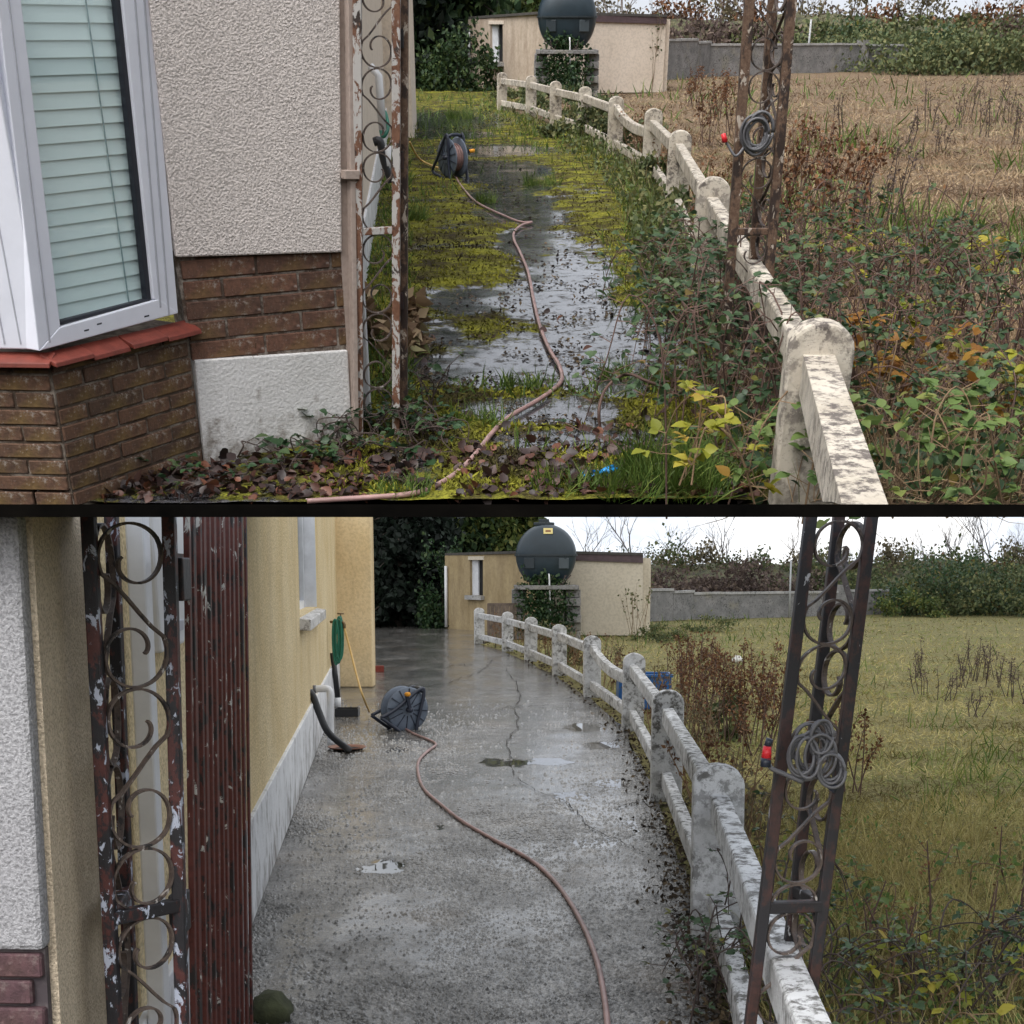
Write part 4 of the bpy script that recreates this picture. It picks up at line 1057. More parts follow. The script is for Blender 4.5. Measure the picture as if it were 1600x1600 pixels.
# fence
fA, nA = fence(AFENCE, 'fence_cream', 'weathered cream concrete post and rail fence with black lichen, ' + UPY, 'A', base_z=lambda y: lipz(y) + .035, curved=(3,), skip_low=(0,))
a, b = AFENCE[0], Vector((.84, 2.95, 0)); st = []
for k in range(9):
    p = a.lerp(b, k / 8); zt = .725; zb = max(.585, lipz(p.y, 786.5)); 
    if zb > zt - .005: zb = zt - .005
    d = (b - a).normalized(); n_ = Vector((-d.y, d.x, 0)) * .055
    st.append([p - n_ + up * zb, p + n_ + up * zb, p + n_ + up * zt, p - n_ + up * zt])
part('rail', M().rings(st), 'fence_cream', fA, bevel=.01)

# outbuilding, tank, stand
sPL, sPC, sPR = G(733, 138), G(848, 146), G(1035, 144)
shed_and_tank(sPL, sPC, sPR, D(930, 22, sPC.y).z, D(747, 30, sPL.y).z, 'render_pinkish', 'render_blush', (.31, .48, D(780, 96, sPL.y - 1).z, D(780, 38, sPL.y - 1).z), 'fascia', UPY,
              (D(885, 100, sPC.y - 2.2).x, sPC.y - 2.2, 0), (D(930, 40, sPC.y - 2.6).x - D(838, 40, sPC.y - 2.6).x) / 2, D(885, 84, sPC.y - 2.6).z, 3200, 71)
# reel, hoses
rA = G(704, 279); rA.z = .01
reel('dark hose reel lying on moss beside wet concrete, ' + UPY, rA, math.radians(35), .25, 1.12)
hp = [(712, 276), (722, 292), (745, 316), (790, 338), (815, 347), (831, 347), (815, 352), (804, 362), (803, 374), (813, 395), (825, 425), (833, 465), (843, 508), (858, 545), (874, 572), (878, 592), (868, 606), (838, 627), (795, 652), (768, 678), (745, 708), (715, 738), (675, 762), (640, 772), (580, 777), (480, 783)]
hose('garden_hose', 'faded pink hose winding over moss and leaves to the house front', [G(u, v, .022) for u, v in hp], .0115, 'hose_pink', 'hose_stripe')
hose('supply_hose', 'thin orange hose trailing from the upper house wall to the reel', [D(640, 222, rA.y + .6), G(652, 244, .15), G(664, 254, .05), G(684, 262, .08)], .014, 'hose_yellow')
hose('green_hose', 'dark green hose hanging on the upper house wall behind the scrolls', [D(594, 135, 10.5), D(598, 160, 10.3), D(594, 190, 10.2), D(601, 175, 10.2), D(606, 200, 10.1), D(597, 212, 10.1), D(592, 170, 10.4)], .014, 'hose_green')
t = thing('waste_pipe', 'black waste pipe bending down the wall behind the upper scroll panel', 'pipe', G(612, 290)); yq = 9.5
part('pipe', M().tube(smooth_path([D(584, 222, yq), D(594, 222, yq), D(600, 250, yq), D(612, 285, yq)], 5), .028, 8), 'black_pipe', t, smooth=True)
part('pipe', M().tube([D(606, 228, yq), D(605, 270, yq)], .024, 8), 'white_pipe', t, smooth=True)
# glove
gl = G(935, 742); gv = thing('glove', 'crumpled bright blue rubber glove on dead leaves', 'glove', gl)
def GV(u, v, z=.02): return G(u, v, z)
part('palm', M().rings([[GV(908 + a, 742 + b, h) for a, b, h in ((0, -5, .03), (4, -8, .045), (6, 3, .012), (0, 4, .01))], [GV(925 + a, 743 + b, h) for a, b, h in ((0, -8, .05), (5, -9, .06), (6, 4, .012), (0, 4, .012))], [GV(943 + a, 740 + b, h) for a, b, h in ((0, -5, .035), (4, -6, .04), (5, 4, .012), (0, 4, .012))]]), 'blue_glove', gv, bevel=.004)
for du, dv, h in ((958, 728, .07), (966, 732, .06), (964, 741, .03), (950, 747, .015), (915, 750, .012)):
    part('finger', M().tube([GV(935, 741, .03), GV((935 + du) / 2, (741 + dv) / 2, h + .02), GV(du, dv, h)], [.014, .012, .008], 7), 'blue_glove', gv, smooth=True)
# far wall, pole
def far_wall(pts, h, label, mat='block_grey'):
    t = thing('boundary_wall', label, 'wall', pts[0])
    for i in range(len(pts) - 1):
        a, b = pts[i], pts[i + 1]; hh = h[i]
        part('wall_panel', M().beam([a + up * hh / 2, b + up * hh / 2], .22, hh), mat, t)
        n = max(2, int((b - a).length / 1.1))
        for k in range(n):
            part('coping', M().beam([a.lerp(b, (k + .01) / n) + up * (hh + .035), a.lerp(b, (k + .99) / n) + up * (hh + .035 + random.uniform(-.01, .01))], .3, .08), 'coping_grey', t)
    part('pier', M().box(pts[-2] + up * (h[-1] / 2 + .12), (.5, .4, h[-1] + .25)), mat, t)
    return t
wy = G(1040, 118).y
wA = [Vector((D(u, 100, y).x, y, 0)) for u, y in ((1030, wy - 6), (1085, wy - 4), (1105, wy - 2), (1345, wy + 2), (1420, wy + 3))]
far_wall(wA, [1.35, 1.25, 1.15, 1.1], 'low grey block boundary wall across the far field, ' + UPY)
p = G(1259, 116); t = single('pole', M().tube([p, p + up * (D(1259, 30, p.y).z)], [.05, .04], 8), 'pole_steel', 'thin pale pole standing in front of the far wall, ' + UPY, 'pole', smooth=True)

# ================================================================ LOWER YARD (washed)
TIER = 'B'
LOW = 'in the washed lower yard'
def zcap(y, row=801): d = ray(800, row); return EYE + d.z / d.y * y
W1, W2 = G(400, 1412), G(492, 1172)
wdir = (W2 - W1).normalized(); nW = Vector((wdir.y, -wdir.x, 0)).normalized()
def wl_at(y): return W1 + wdir * ((y - W1.y) / wdir.y)
def OW(u, v, off=0): return onplane(u, v, W1, W2) + nW * off
K = wl_at(2.45); E2 = G(583, 1074); WE = wl_at(E2.y)
hb = thing('house', 'cream roughcast house side wall along the washed drive with pale plinth', 'house', (K.x, K.y, 0))
Kl = K + Vector((-2.2, .1, 0)); nK = Vector((0.045, -1, 0)).normalized()
zr = D(100, 1487, 2.45).z
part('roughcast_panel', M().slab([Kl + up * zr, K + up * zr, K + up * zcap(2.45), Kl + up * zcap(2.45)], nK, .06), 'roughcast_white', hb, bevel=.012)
kw = part('wall', M().slab([Kl - nK * .02, K - nK * .02 + Vector((-.004, 0, 0)), K - nK * .02 + Vector((-.004, 0, zr)), Kl - nK * .02 + up * zr], nK, .04), 'mortar_dark', hb)
bricks(Kl, K, zr - .056 * 7 - .004, .056, 7, .23, 1.6, (K - Kl).length - .004, kw, 'brick_purple', proud=-.004, joint=.007, seed=21)
def wall_piece(nm, ya, yb, za, zbf, mat, off=0, th=.2, par=None):
    a, b = wl_at(ya) + nW * off, wl_at(yb) + nW * off
    z2 = (zcap(ya), zcap(yb)) if zbf is None else (zbf, zbf)
    return part(nm, M().slab([a + up * za, b + up * za, b + up * z2[1], a + up * z2[0]], nW, th), mat, par or hb)
wall_piece('corner_return', 2.492, 3.02, 0, None, 'beige_edge', .014, .08)
wa, wb_ = OW(467, 900), OW(493, 900); zsl = OW(478, 957).z
wall_piece('side_wall', 3.02, wa.y, 0, None, 'roughcast_cream', 0, .1)
wall_piece('side_wall', wa.y, wb_.y, 0, zsl, 'roughcast_cream')
wall_piece('side_wall', wb_.y, E2.y, 0, None, 'roughcast_cream')
part('back_wall', M().slab([WE + Vector((-.3, 0, 0)), E2, E2 + up * 2.6, WE + Vector((-.3, 0, 2.6))], (0, -1, 0), .3), 'render_cream', hb, bevel=.02)
part('back_wall', M().slab([E2 + Vector((0, .31, 0)), E2 + Vector((-.6, 6, 0)), E2 + Vector((-.6, 6, 2.6)), E2 + Vector((0, .31, 2.6))], (1, 0, 0), .2), 'render_cream', hb)
# plinth: its top falls towards the back
q0, q1 = OW(288, 1462), OW(511, 1052)
ptop = lambda y: q0.z + (q1.z - q0.z) / (q1.y - q0.y) * (y - q0.y)
a, b = wl_at(3.05) + nW * .022, wl_at(E2.y - .02) + nW * .022
part('plinth', M().slab([a, b, b + up * max(.2, ptop(b.y)), a + up * ptop(a.y)], nW, .04), 'plinth_pale', hb, bevel=.006)
# window in the side wall
wn_ = part('window', M().slab([wl_at(wa.y) - nW * .15 + up * zsl, wl_at(wb_.y) - nW * .15 + up * zsl, wl_at(wb_.y) - nW * .15 + up * zcap(wb_.y), wl_at(wa.y) - nW * .15 + up * zcap(wa.y)], nW, .03), 'glass_dark', hb)
fa, fb = wl_at(wb_.y - .02) + nW * .005, wl_at(wb_.y - .02) - nW * .15
part('reveal', M().hexa([fa + up * zsl, fb + up * zsl, fb + up * zsl + wdir * .03, fa + up * zsl + wdir * .03], [fa + up * zcap(fa.y), fb + up * zcap(fa.y), fb + wdir * .03 + up * zcap(fa.y), fa + wdir * .03 + up * zcap(fa.y)]), 'window_white', wn_)
for y0, wd in ((wa.y + .1, .07), (wb_.y - .1, .07)):
    part('frame', M().slab([wl_at(y0 - wd / 2) - nW * .11 + up * zsl, wl_at(y0 + wd / 2) - nW * .11 + up * zsl, wl_at(y0 + wd / 2) - nW * .11 + up * zcap(y0), wl_at(y0 - wd / 2) - nW * .11 + up * zcap(y0)], nW, .04), 'window_white', wn_)
part('frame', M().slab([wl_at(wa.y) - nW * .11 + up * zsl, wl_at(wb_.y) - nW * .11 + up * zsl, wl_at(wb_.y) - nW * .11 + up * (zsl + .07), wl_at(wa.y) - nW * .11 + up * (zsl + .07)], nW, .04), 'window_white', wn_)
sa, sb = wl_at(wa.y - .05), wl_at(wb_.y + .12)
part('sill', M().hexa([sa - nW * .14 + up * (zsl - .11), sa + nW * .09 + up * (zsl - .12), sb + nW * .09 + up * (zsl - .12), sb - nW * .14 + up * (zsl - .11)],
                     [sa - nW * .14 + up * (zsl + .006), sa + nW * .09 + up * (zsl - .03), sb + nW * .09 + up * (zsl - .03), sb - nW * .14 + up * (zsl + .006)]), 'sill_stone', wn_, bevel=.008)
# meter box and white downpipe behind the scroll pillar
mb = part('meter_box', M().slab([OW(220, 1021, .06), OW(258, 1005, .06), OW(258, 801, .06), OW(203, 801, .06)], nW, .06), 'plaster_board', hb, bevel=.008)
part('door_catch', M().slab([OW(240, 988, .068), OW(252, 984, .068), OW(252, 968, .068), OW(240, 970, .068)], nW, .01), 'upvc_line', mb, bevel=.002)
part('door_panel', M().slab([OW(268, 996, .05), OW(286, 988, .05), OW(286, 801, .05), OW(264, 801, .05)], nW, .05), 'white_pipe', hb, bevel=.004)
b0, b1 = OW(231, 1600, .05), OW(190, 960, .05); b0.z = .02
part('downpipe', M().beam([Vector((b1.x, b1.y, .02)), Vector((b1.x, b1.y, zcap(b1.y)))], .05, .055, up=(0, 1, 0)), 'white_pipe', hb, bevel=.006)

# gate pillar by the house
zt = zcap(2.7, 804)
lattice('gate_pillar', 'tall scrolled iron pillar with flaking pale blue and rust paint beside the folded gate', 
        [ext(180, 1600, 138, 804, 2.70), ext(285, 1600, 264, 804, 2.82), ext(206, 1600, 174, 804, 2.95)], [(0, 1), (0, 2)], .03, zt, .028, 'metal_flaked', 'scroll_iron', [D(230, 1424, 2.76).z], 1)
# folded gate leaf
gt = thing('folded_gate', 'dark red brown iron bar gate swung open flat along the cream wall', 'gate', (-.8, 3.0, 0))
nb = 13; barp = []
for k in range(nb):
    f = k / (nb - 1); y = 2.97 + 1.5 * f
    ut, ub = 292 + (383 - 292) * (f ** .92), 303 + (393 - 303) * (f ** .92)
    a, b = ext(ub, 1600, ut, 803, y, .06); barp.append((a, b))
    part('bar', M().beam([a, b], .0085 + .006 * random.random(), .020 + .008 * (k % 2), up=(0, 1, 0)), 'metal_brown', gt, bevel=.002)
for z in (.16, .78, 1.72):
    pts = [a.lerp(b, (z - a.z) / (b.z - a.z)) + Vector((-.035, 0, 0)) for a, b in barp]
    part('gate_rail', M().beam([pts[0], pts[-1]], .012, .035), 'metal_brown', gt)
for v in (905, 1425):
    part('hinge', M().box(D(281, v, 2.88), (.034, .07, .095)), 'metal_dark', gt, bevel=.004)
    part('hinge_pin', M().cyl(D(277, v - 30, 2.86), D(279, v + 30, 2.86), .011, 10), 'metal_dark', gt, smooth=True)
# gate pillar by the fence
pr_ = [ext(1172, 1600, 1267, 804, 3.2), ext(1262, 1600, 1362, 804, 3.22), ext(1219, 1600, 1311, 804, 3.38)]
lattice('gate_pillar', 'three legged dark iron scroll pillar leaning beside the white fence', pr_, [(0, 1), (2, 1)], .03, zcap(3.2, 804), .029, 'metal_dark', 'scroll_iron', [D(1245, 1418, 3.2).z], 0)
cc = D(1272, 1176, 3.12)
t = coil('grey cable coiled round the leaning lower pillar above a red nozzle end', cc, .048, 4, 11, 0, .0042)
for dx, dz, r_, sd_ in ((-.03, .0, .036, 1), (.036, -.036, .034, 2), (.008, .04, .030, 3)):
    rd = random.Random(sd_); mm = M()
    for k in range(4):
        a0 = rd.uniform(-.3, .3); rx, rz = r_ * rd.uniform(.7, 1), r_ * rd.uniform(1, 1.4); o_ = Vector((dx + rd.uniform(-.008, .008), -.02 - .006 * k, dz + rd.uniform(-.008, .008)))
        mm.tube([cc + o_ + Vector((rx * math.cos(t_) - rz * .3 * a0 * math.sin(t_), .004 * math.sin(2 * t_), rz * math.sin(t_))) for t_ in [2 * math.pi * j / 22 for j in range(23)]], .0042, 6)
    part('loops', mm, 'cable_grey', t, smooth=True)
part('tail', M().tube(smooth_path([cc + Vector((-.03, -.02, -.07)), D(1222, 1208, 3.1), D(1205, 1200, 3.1), D(1198, 1186, 3.1)], 5), .006, 6), 'cable_grey', t, smooth=True)
nz = part('nozzle', M().cyl(D(1197, 1186, 3.1), D(1199, 1166, 3.1), .013, 12, .010), 'red_plastic', t, smooth=True)
part('nozzle_tip', M().cyl(D(1199, 1166, 3.1), D(1203, 1154, 3.1), .009, 12), 'reel_black', nz, smooth=True)
part('nozzle_body', M().cyl(D(1196, 1198, 3.1), D(1197, 1184, 3.1), .013, 12), 'reel_black', nz, smooth=True)
part('cable_plug', M().cyl(D(1298, 1236, 3.1), D(1306, 1226, 3.1), .012, 10), 'reel_black', t, smooth=True)

# fence, outbuilding
fB, nBn = fence(BFENCE, 'fence_white', 'long white concrete post and rail fence curving along the washed drive', 'B', curved=(3,))
sPL, sPC, sPR = G(696, 982), G(845, 992), G(1003, 993)
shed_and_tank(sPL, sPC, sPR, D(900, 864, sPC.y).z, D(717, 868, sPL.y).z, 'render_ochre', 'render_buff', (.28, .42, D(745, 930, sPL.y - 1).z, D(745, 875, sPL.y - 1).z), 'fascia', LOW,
              (D(853, 900, sPC.y - 1.6).x, sPC.y - 1.6, 0), (D(900, 870, sPC.y - 2).x - D(804, 870, sPC.y - 2).x) / 2, D(853, 921, sPC.y - 2).z, 3000, 72)
# timber screen in front of the outbuilding
tm = thing('timber_screen', 'rough upright timber boards behind the far end of the white fence', 'timber screen', G(785, 1000))
y_ = sPC.y - 2.3
for k in range(8):
    u = 764 + k * 5.8; hh = D(u, 944 + random.uniform(-2, 3), y_).z
    p = D(u, 980, y_); p.z = 0
    part('board', M().box((p.x, y_ + random.uniform(-.02, .02), hh / 2), (.085, .03, hh)), 'wood_old', tm)
for z in (.3, .85):
    a, b = D(762, 980, y_ + .05), D(808, 980, y_ + .05); part('batten', M().beam([(a.x, y_ + .05, z), (b.x, y_ + .05, z)], .03, .08), 'wood_old', tm)

# reel, hoses, small things on the drive
rB = G(612, 1141); rB.z = .015
reel('grey hose reel with black handle frame and orange knob on washed concrete', rB, math.radians(-62), -.62, 1.12)
hp = [(632, 1138), (648, 1147), (668, 1155), (681, 1163), (668, 1174), (655, 1188), (653, 1206), (662, 1232), (690, 1258), (722, 1283), (768, 1310), (825, 1341), (862, 1372), (892, 1412), (915, 1455), (932, 1500), (942, 1545), (949, 1600), (952, 1680)]
hose('garden_hose', 'dull pink hose snaking from the reel down the washed drive', [G(u, v, .014) for u, v in hp], .0125, 'hose_pink')
ty = 15.4
tpp = D(531, 972, ty)
tp = thing('garden_tap', 'brass garden tap on the cream wall by the hung green hose', 'tap', tpp)
part('body', M().tube(smooth_path([tpp + Vector((-.12, .05, 0)), tpp, tpp + Vector((.05, -.02, -.01)), tpp + Vector((.055, -.02, -.07))], 4), .017, 8), 'brass', tp, smooth=True)
part('handle', M().tube([tpp + Vector((.01, 0, .01)), tpp + Vector((.01, 0, .10))], .008, 6).tube([tpp + Vector((-.03, 0, .10)), tpp + Vector((.05, 0, .10))], .008, 6), 'brass', tp, smooth=True)
hose('supply_hose', 'thin yellow hose running from the tap down to the reel', [tpp + Vector((.055, -.02, -.07)), D(546, 1010, ty - .1), D(556, 1050, ty - .5), D(566, 1085, ty - .9), G(577, 1112, .05)], .012, 'hose_yellow')
pts = []
for k in range(40):
    a = k / 39 * 2 * math.pi * 3.5; pts.append(D(523 + 5 * math.sin(a) + k * .22, 1000 + 34 * math.cos(a) - 4 * math.sin(k), ty - .02 - .01 * math.sin(a * .5)))
hose('green_hose', 'green hose hung in long loops beside the tap on the cream wall', pts, .013, 'hose_green')
t = thing('drain_stack', 'black stained pipe below the hung green hose', 'pipe', G(528, 1106)); pp = G(528, 1106)
part('pipe', M().tube([pp + up * .12, Vector((pp.x - .05, pp.y, D(523, 1020, pp.y).z))], .035, 8), 'black_pipe', t, smooth=True)
part('collar', M().tube([pp, pp + up * .13], .04, 8), 'white_pipe', t, smooth=True)
yq = 11.6
t = thing('waste_pipe', 'black waste pipe sloping from the wall into the drain dish', 'pipe', G(540, 1170))
part('pipe', M().tube(smooth_path([D(470, 1083, yq), D(480, 1082, yq), D(488, 1086, yq), D(498, 1112, yq), D(512, 1143, yq), D(535, 1164, yq + .1), G(545, 1171, .03)], 6), .033, 10), 'black_pipe', t, smooth=True)
part('collar', M().tube([D(476, 1082, yq), D(488, 1084, yq)], .042, 10), 'black_pipe', t, smooth=True)
t = thing('overflow_pipe', 'white plastic pipe with an elbow standing by the black waste pipe', 'pipe', G(516, 1163))
part('pipe', M().tube(smooth_path([D(488, 1077, 12.0), D(506, 1076, 12.0), D(514, 1078, 12.0), D(516, 1090, 12.0), D(516, 1130, 12.0), D(517, 1163, 12.0)], 5), .034, 10), 'white_pipe', t, smooth=True)
part('end_cap', M().tube([D(488, 1077, 12.0), D(494, 1076.8, 12.0)], .038, 10), 'cable_grey', t, smooth=True)
g0 = G(542, 1172); mm = M(); rr = []
for r, z in ((.09, .012), (.15, .02), (.17, .035), (.155, .035), (.12, .018)):
    rr.append([g0 + Vector((r * 1.1 * math.cos(a * math.pi / 12), r * math.sin(a * math.pi / 12), z)) for a in range(24)])
t = thing('drain_gully', 'round clay drain dish set in the washed concrete by the wall', 'drain', g0)
part('rim', mm.rings(rr, False), 'gully_clay', t, smooth=True); part('grate', M().cyl(g0 + up * .004, g0 + up * .015, .125, 20), 'void_dark', t)
t = thing('tray', 'small open black plastic tray on the drive behind the reel', 'tray', G(543, 1122)); c = G(543, 1119)
mm = M()
for sx, sy, dx, dy in ((0, -.10, .26, .012), (0, .10, .26, .012), (-.13, 0, .012, .2), (.13, 0, .012, .2)):
    mm.box(c + Vector((sx, sy, .05)), (dx, dy, .09))
part('sides', mm, 'black_pipe', t); part('base', M().box(c + up * .01, (.27, .2, .012)), 'black_pipe', t)
single('loose_brick', M().box(G(592, 1050) + Vector((0, .06, .05)), (.16, .1, .1), .1), 'brick_red', 'single red brick lying beyond the end of the cream wall', 'brick', bevel=.004)
bc = G(1005, 1105); bc.x += .35
t = thing('blue_tub', 'blue plastic tub standing behind the white fence', 'tub', bc); yb = 15.8
a, b = D(968, 1098, yb), D(1048, 1052, yb); th_ = D(1000, 1056, yb).z; wdt = b.x - a.x
mm = M(); cx = (a.x + b.x) / 2
for sx, sy, dx, dy in ((0, -.2, wdt, .02), (0, .2, wdt, .02), (-wdt / 2, 0, .02, .42), (wdt / 2, 0, .02, .42)):
    mm.box((cx + sx, yb + .2 + sy, th_ / 2), (dx, dy, th_ + .02 * (dx > .1)))
part('sides', mm, 'blue_plastic', t, bevel=.004)
mm = M()
for sx, sy, dx, dy in ((0, -.215, wdt + .06, .03), (0, .215, wdt + .06, .03), (-wdt / 2 - .015, 0, .03, .40), (wdt / 2 + .015, 0, .03, .40)):
    mm.box((cx + sx, yb + .2 + sy, th_), (dx, dy, .035))
part('rim', mm, 'blue_plastic', t, bevel=.004)
part('base', M().box((cx, yb + .2, .02), (wdt - .02, .38, .02)), 'blue_plastic', t)
wp = G(1152, 1036)
g = np.random.default_rng(3)
def stone(name, label, c, r, mat, seed, sq=(1, 1, .7), cat='stone'):
    g = np.random.default_rng(seed); rr = []
    for i in range(1, 8):
        th = math.pi * i / 8
        rr.append([Vector(c) + Vector((r * sq[0] * math.sin(th) * math.cos(a * math.pi / 7), r * sq[1] * math.sin(th) * math.sin(a * math.pi / 7), r * sq[2] * (math.cos(th)))) * (1 + .0) + Vector(tuple(g.normal(0, r * .09, 3))) for a in range(14)])
    return single(name, M().rings(rr), mat, label, cat, loc=c, smooth=True)
stone('pale_stone', 'round white stone lying in the hay of the lower field', wp + up * .06, .10, 'stone_pale', 2)
plain('mossy_stone', (.045, .05, .022), .95, .5, .01, sc_=10)
sp = G(423, 1590)
stone('mossy_stone', 'dark mossy stone on the drive by the foot of the gate', sp + up * .03, .09, 'mossy_stone', 5, (1, 1, .8))
# puddles and cracks on the drive
def crackline(pts, wd, seed):
    rd = random.Random(seed); q = []
    for i in range(len(pts) - 1):
        for j in range(7):
            s_ = j / 7; q.append((pts[i][0] + (pts[i + 1][0] - pts[i][0]) * s_ + rd.gauss(0, 2.0), pts[i][1] + (pts[i + 1][1] - pts[i][1]) * s_ + rd.gauss(0, 1.0)))
    q.append(pts[-1]); L_, R_ = [], []
    P = [G(u, v, .0125) for u, v in q]
    for i, p in enumerate(P):
        d = (P[min(i + 1, len(P) - 1)] - P[max(i - 1, 0)]).normalized(); n_ = Vector((-d.y, d.x, 0)) * wd * rd.uniform(.25, 1)
        L_.append(p + n_); R_.append(p - n_)
    n = len(P)
    part('crack', M().add(L_ + R_, [(i, i + 1, n + i + 1, n + i) for i in range(n - 1)]), 'crack', drive_b)
for k, (pts, wd) in enumerate((([(800, 1200), (815, 1222), (850, 1240), (890, 1255), (905, 1275), (925, 1295), (975, 1315), (1000, 1330)], .006), ([(660, 1072), (700, 1066), (745, 1052), (762, 1040), (770, 1030)], .009), ([(705, 1076), (760, 1077), (815, 1080)], .010), ([(790, 1045), (805, 1065), (812, 1085), (805, 1105), (810, 1135), (790, 1160), (800, 1185)], .008), ([(770, 1108), (810, 1103), (850, 1100)], .012), ([(960, 1262), (985, 1255), (1005, 1248)], .012), ([(700, 1040), (720, 1037), (745, 1040)], .012))):
    crackline(pts, wd, 90 + k)
wy = G(1100, 966).y
wB = [Vector((D(u, 940, y).x, y, 0)) for u, y in ((1000, wy - 3), (1048, wy - 2), (1080, wy - 1), (1310, wy + 2), (1385, wy + 3))]
far_wall(wB, [1.0, .92, .85, .9], 'low grey block boundary wall across the far field, ' + LOW)
p = G(1233, 965); single('pole', M().tube([p, p + up * D(1233, 876, p.y).z], [.035, .03], 8), 'pole_steel', 'thin pale pole standing in front of the far wall, ' + LOW, 'pole', smooth=True)

# ================================================================ VEGETATION
def ztop(v, y): return D(800, v, y).z
def xa(u, y, v=None):
    d = ray(u, v if v is not None else (60 if TIER == 'A' else 900)); return d.x / d.y * y
EVG = ['black green conifer next to the end of the house', 'tall dark conifer second from the house', 'dark conifer third from the house', 'yellow green leafy tree over the outbuilding window', 'yellow green leafy tree beside the oil tank', 'conifer mostly hidden behind the house', 'low added conifer, its black standing for shade at the drive end', 'low added conifer, its black standing for shade by the outbuilding end', 'tall conifer behind the yellow green trees']
ORD = ('first second third fourth fifth sixth seventh eighth ninth tenth eleventh twelfth thirteenth fourteenth fifteenth sixteenth seventeenth eighteenth nineteenth twentieth '
       'twenty-first twenty-second twenty-third twenty-fourth twenty-fifth twenty-sixth').split()
# ---- upper yard
TIER = 'A'
Yt = 52
for k, (u, y, h, rx, n, mat, sz) in enumerate(((600, 50, 9, 3.2, 7000, 'f_conifer_black', .42), (655, 51, 10, 3.0, 8000, 'f_conifer', .40), (705, 52, 9.5, 2.8, 8000, 'f_conifer', .38), (765, 55, 7.5, 2.6, 6000, 'f_laurel', .34), (820, 56, 7, 2.6, 5500, 'f_laurel', .34), (545, 49, 9, 3, 4000, 'f_conifer_black', .42))):
    conifer(EVG[k] + ', upper yard', (xa(u, y), y, 0), h, rx, 2.4, n, mat, sz, 100 + k, 'evergreen trees behind the upper outbuilding')
bush('ivy', 'ivy mass hanging over the shaded end of the outbuilding, ' + UPY, 'ivy', (xa(722, 47), 47, 0), 1.2, .7, D(740, 20, 46).z, 2600, 'f_conifer', .16, 130, ntw=8)
g = np.random.default_rng(12)
spec = []
for u in range(1050, 1640, 62): spec.append((u + g.uniform(-15, 15), 76 + g.uniform(0, 5), 38 + g.uniform(-8, 8), 3.3, 'f_scrub_purple' if u < 1180 or u > 1560 else 'f_bramble_far', .28, 2800))
for k, (u, y, v, rx, mat, sz, n) in enumerate(spec):
    bush('bramble_bank', ORD[k] + ' bramble mound behind the far wall counting from the outbuilding, upper yard', 'bush', (xa(u, y), y, .3), rx, 2, max(1.4, ztop(v, y)), n, mat, sz, 200 + k, 'bramble mounds behind the upper far wall')
for k, (u, y, v, rx, mat, sz, n) in enumerate(((1330, 70, 40, 4.0, 'f_bramble_far', .22, 4200), (1450, 67, 48, 5.0, 'f_bramble_far', .22, 5500), (1560, 64, 52, 5.0, 'f_bramble_far', .22, 5000), (1400, 75, 34, 4.5, 'f_bramble', .22, 3000), (1500, 77, 30, 4.5, 'f_bramble_far', .22, 3000), (1600, 72, 40, 4.0, 'f_rust', .2, 2500))):
    bush('bramble_bush', ['wide green bramble bush behind the pole', 'broad green bramble bush spilling over the far wall end', 'green bramble bush at the field edge beyond the wall', 'dark green bush above the far wall pier', 'olive bush crowning the far bank', 'rust tinted bush at the edge of the far bank'][k] + ', ' + UPY, 'bush', (xa(u, y), y, 0), rx, 2.5, max(1.2, ztop(v, y)), n, mat, sz, 230 + k)
for k in range(17):
    u = 930 + k * 43 + g.uniform(-12, 12); y = 82 + g.uniform(0, 10)
    if k % 2: bare_tree(ORD[k // 2] + ' leafless skyline tree counting from the oil tank, upper yard', (xa(u, y), y, .3), g.uniform(4.5, 7.0), 300 + k, 'twig_grey', 'bare skyline trees of the upper yard', .55)
    bush('scrub', ORD[k] + ' clump of brown skyline scrub counting from the oil tank, upper yard', 'bush', (xa(u + 20, y - 2), y - 2, .3), 3.0, 2, g.uniform(2.4, 3.6), 1500, ['f_scrub', 'f_scrub_purple', 'f_rust', 'f_scrub'][k % 4], .24, 330 + k, 'brown skyline scrub of the upper yard', 'twig_grey', ntw=22)
# field hay
def fkeep(FP, off): return lambda x, y: (x > fence_x(FP, y) + off) * np.where(y > 60, .3, 1.0)
x, y = view_pts(300000, 6, 66, fkeep(AFENCE, .1), 1); gz = -.03 + .12 * (fbm(x * .8, y * .8, 33) - .4)
hh = g.uniform(.05, .17, len(x)) * (1 + y / 90) * np.where(fbm(x * .7, y * .7, 57) > .5, 1.25, .7)
V, T, A = blades(np.stack([x, y, gz + .01], 1), hh, .0048 * (1 + y / 12), 1.3, 11)
gn = np.repeat(np.clip((fbm(x * .35, y * .35, 91) - .5) * 5 , 0, 1), 5); sw = np.repeat(fbm(x * .5, y * 1.1, 58, 5), 5); A = np.clip(A * .5 + (sw - .5) * 3.0 + .25, 0, .9); A = np.where(np.repeat(g.random(len(x)), 5) < gn * .55, .97, A)
stuff('hay_grass', (V, T, A), 'g_straw', 'matted dry straw grass covering the upper field', 'grass')
x, y = view_pts(16000, 10, 64, lambda x, y: (x > fence_x(AFENCE, y) + .2) * (fbm(x * .5, y * .35, 61) > .56) * np.clip(1.2 - (x - fence_x(AFENCE, y)) / 14, .12, 1), 2)
stuff('green_growth', blades(np.stack([x, y, 0 * x], 1), g.uniform(.12, .32, len(x)) * (1 + y / 60), .010 * (1 + y / 14), .45, 12), 'g_green', 'patches of fresh green growth in the upper field', 'grass')
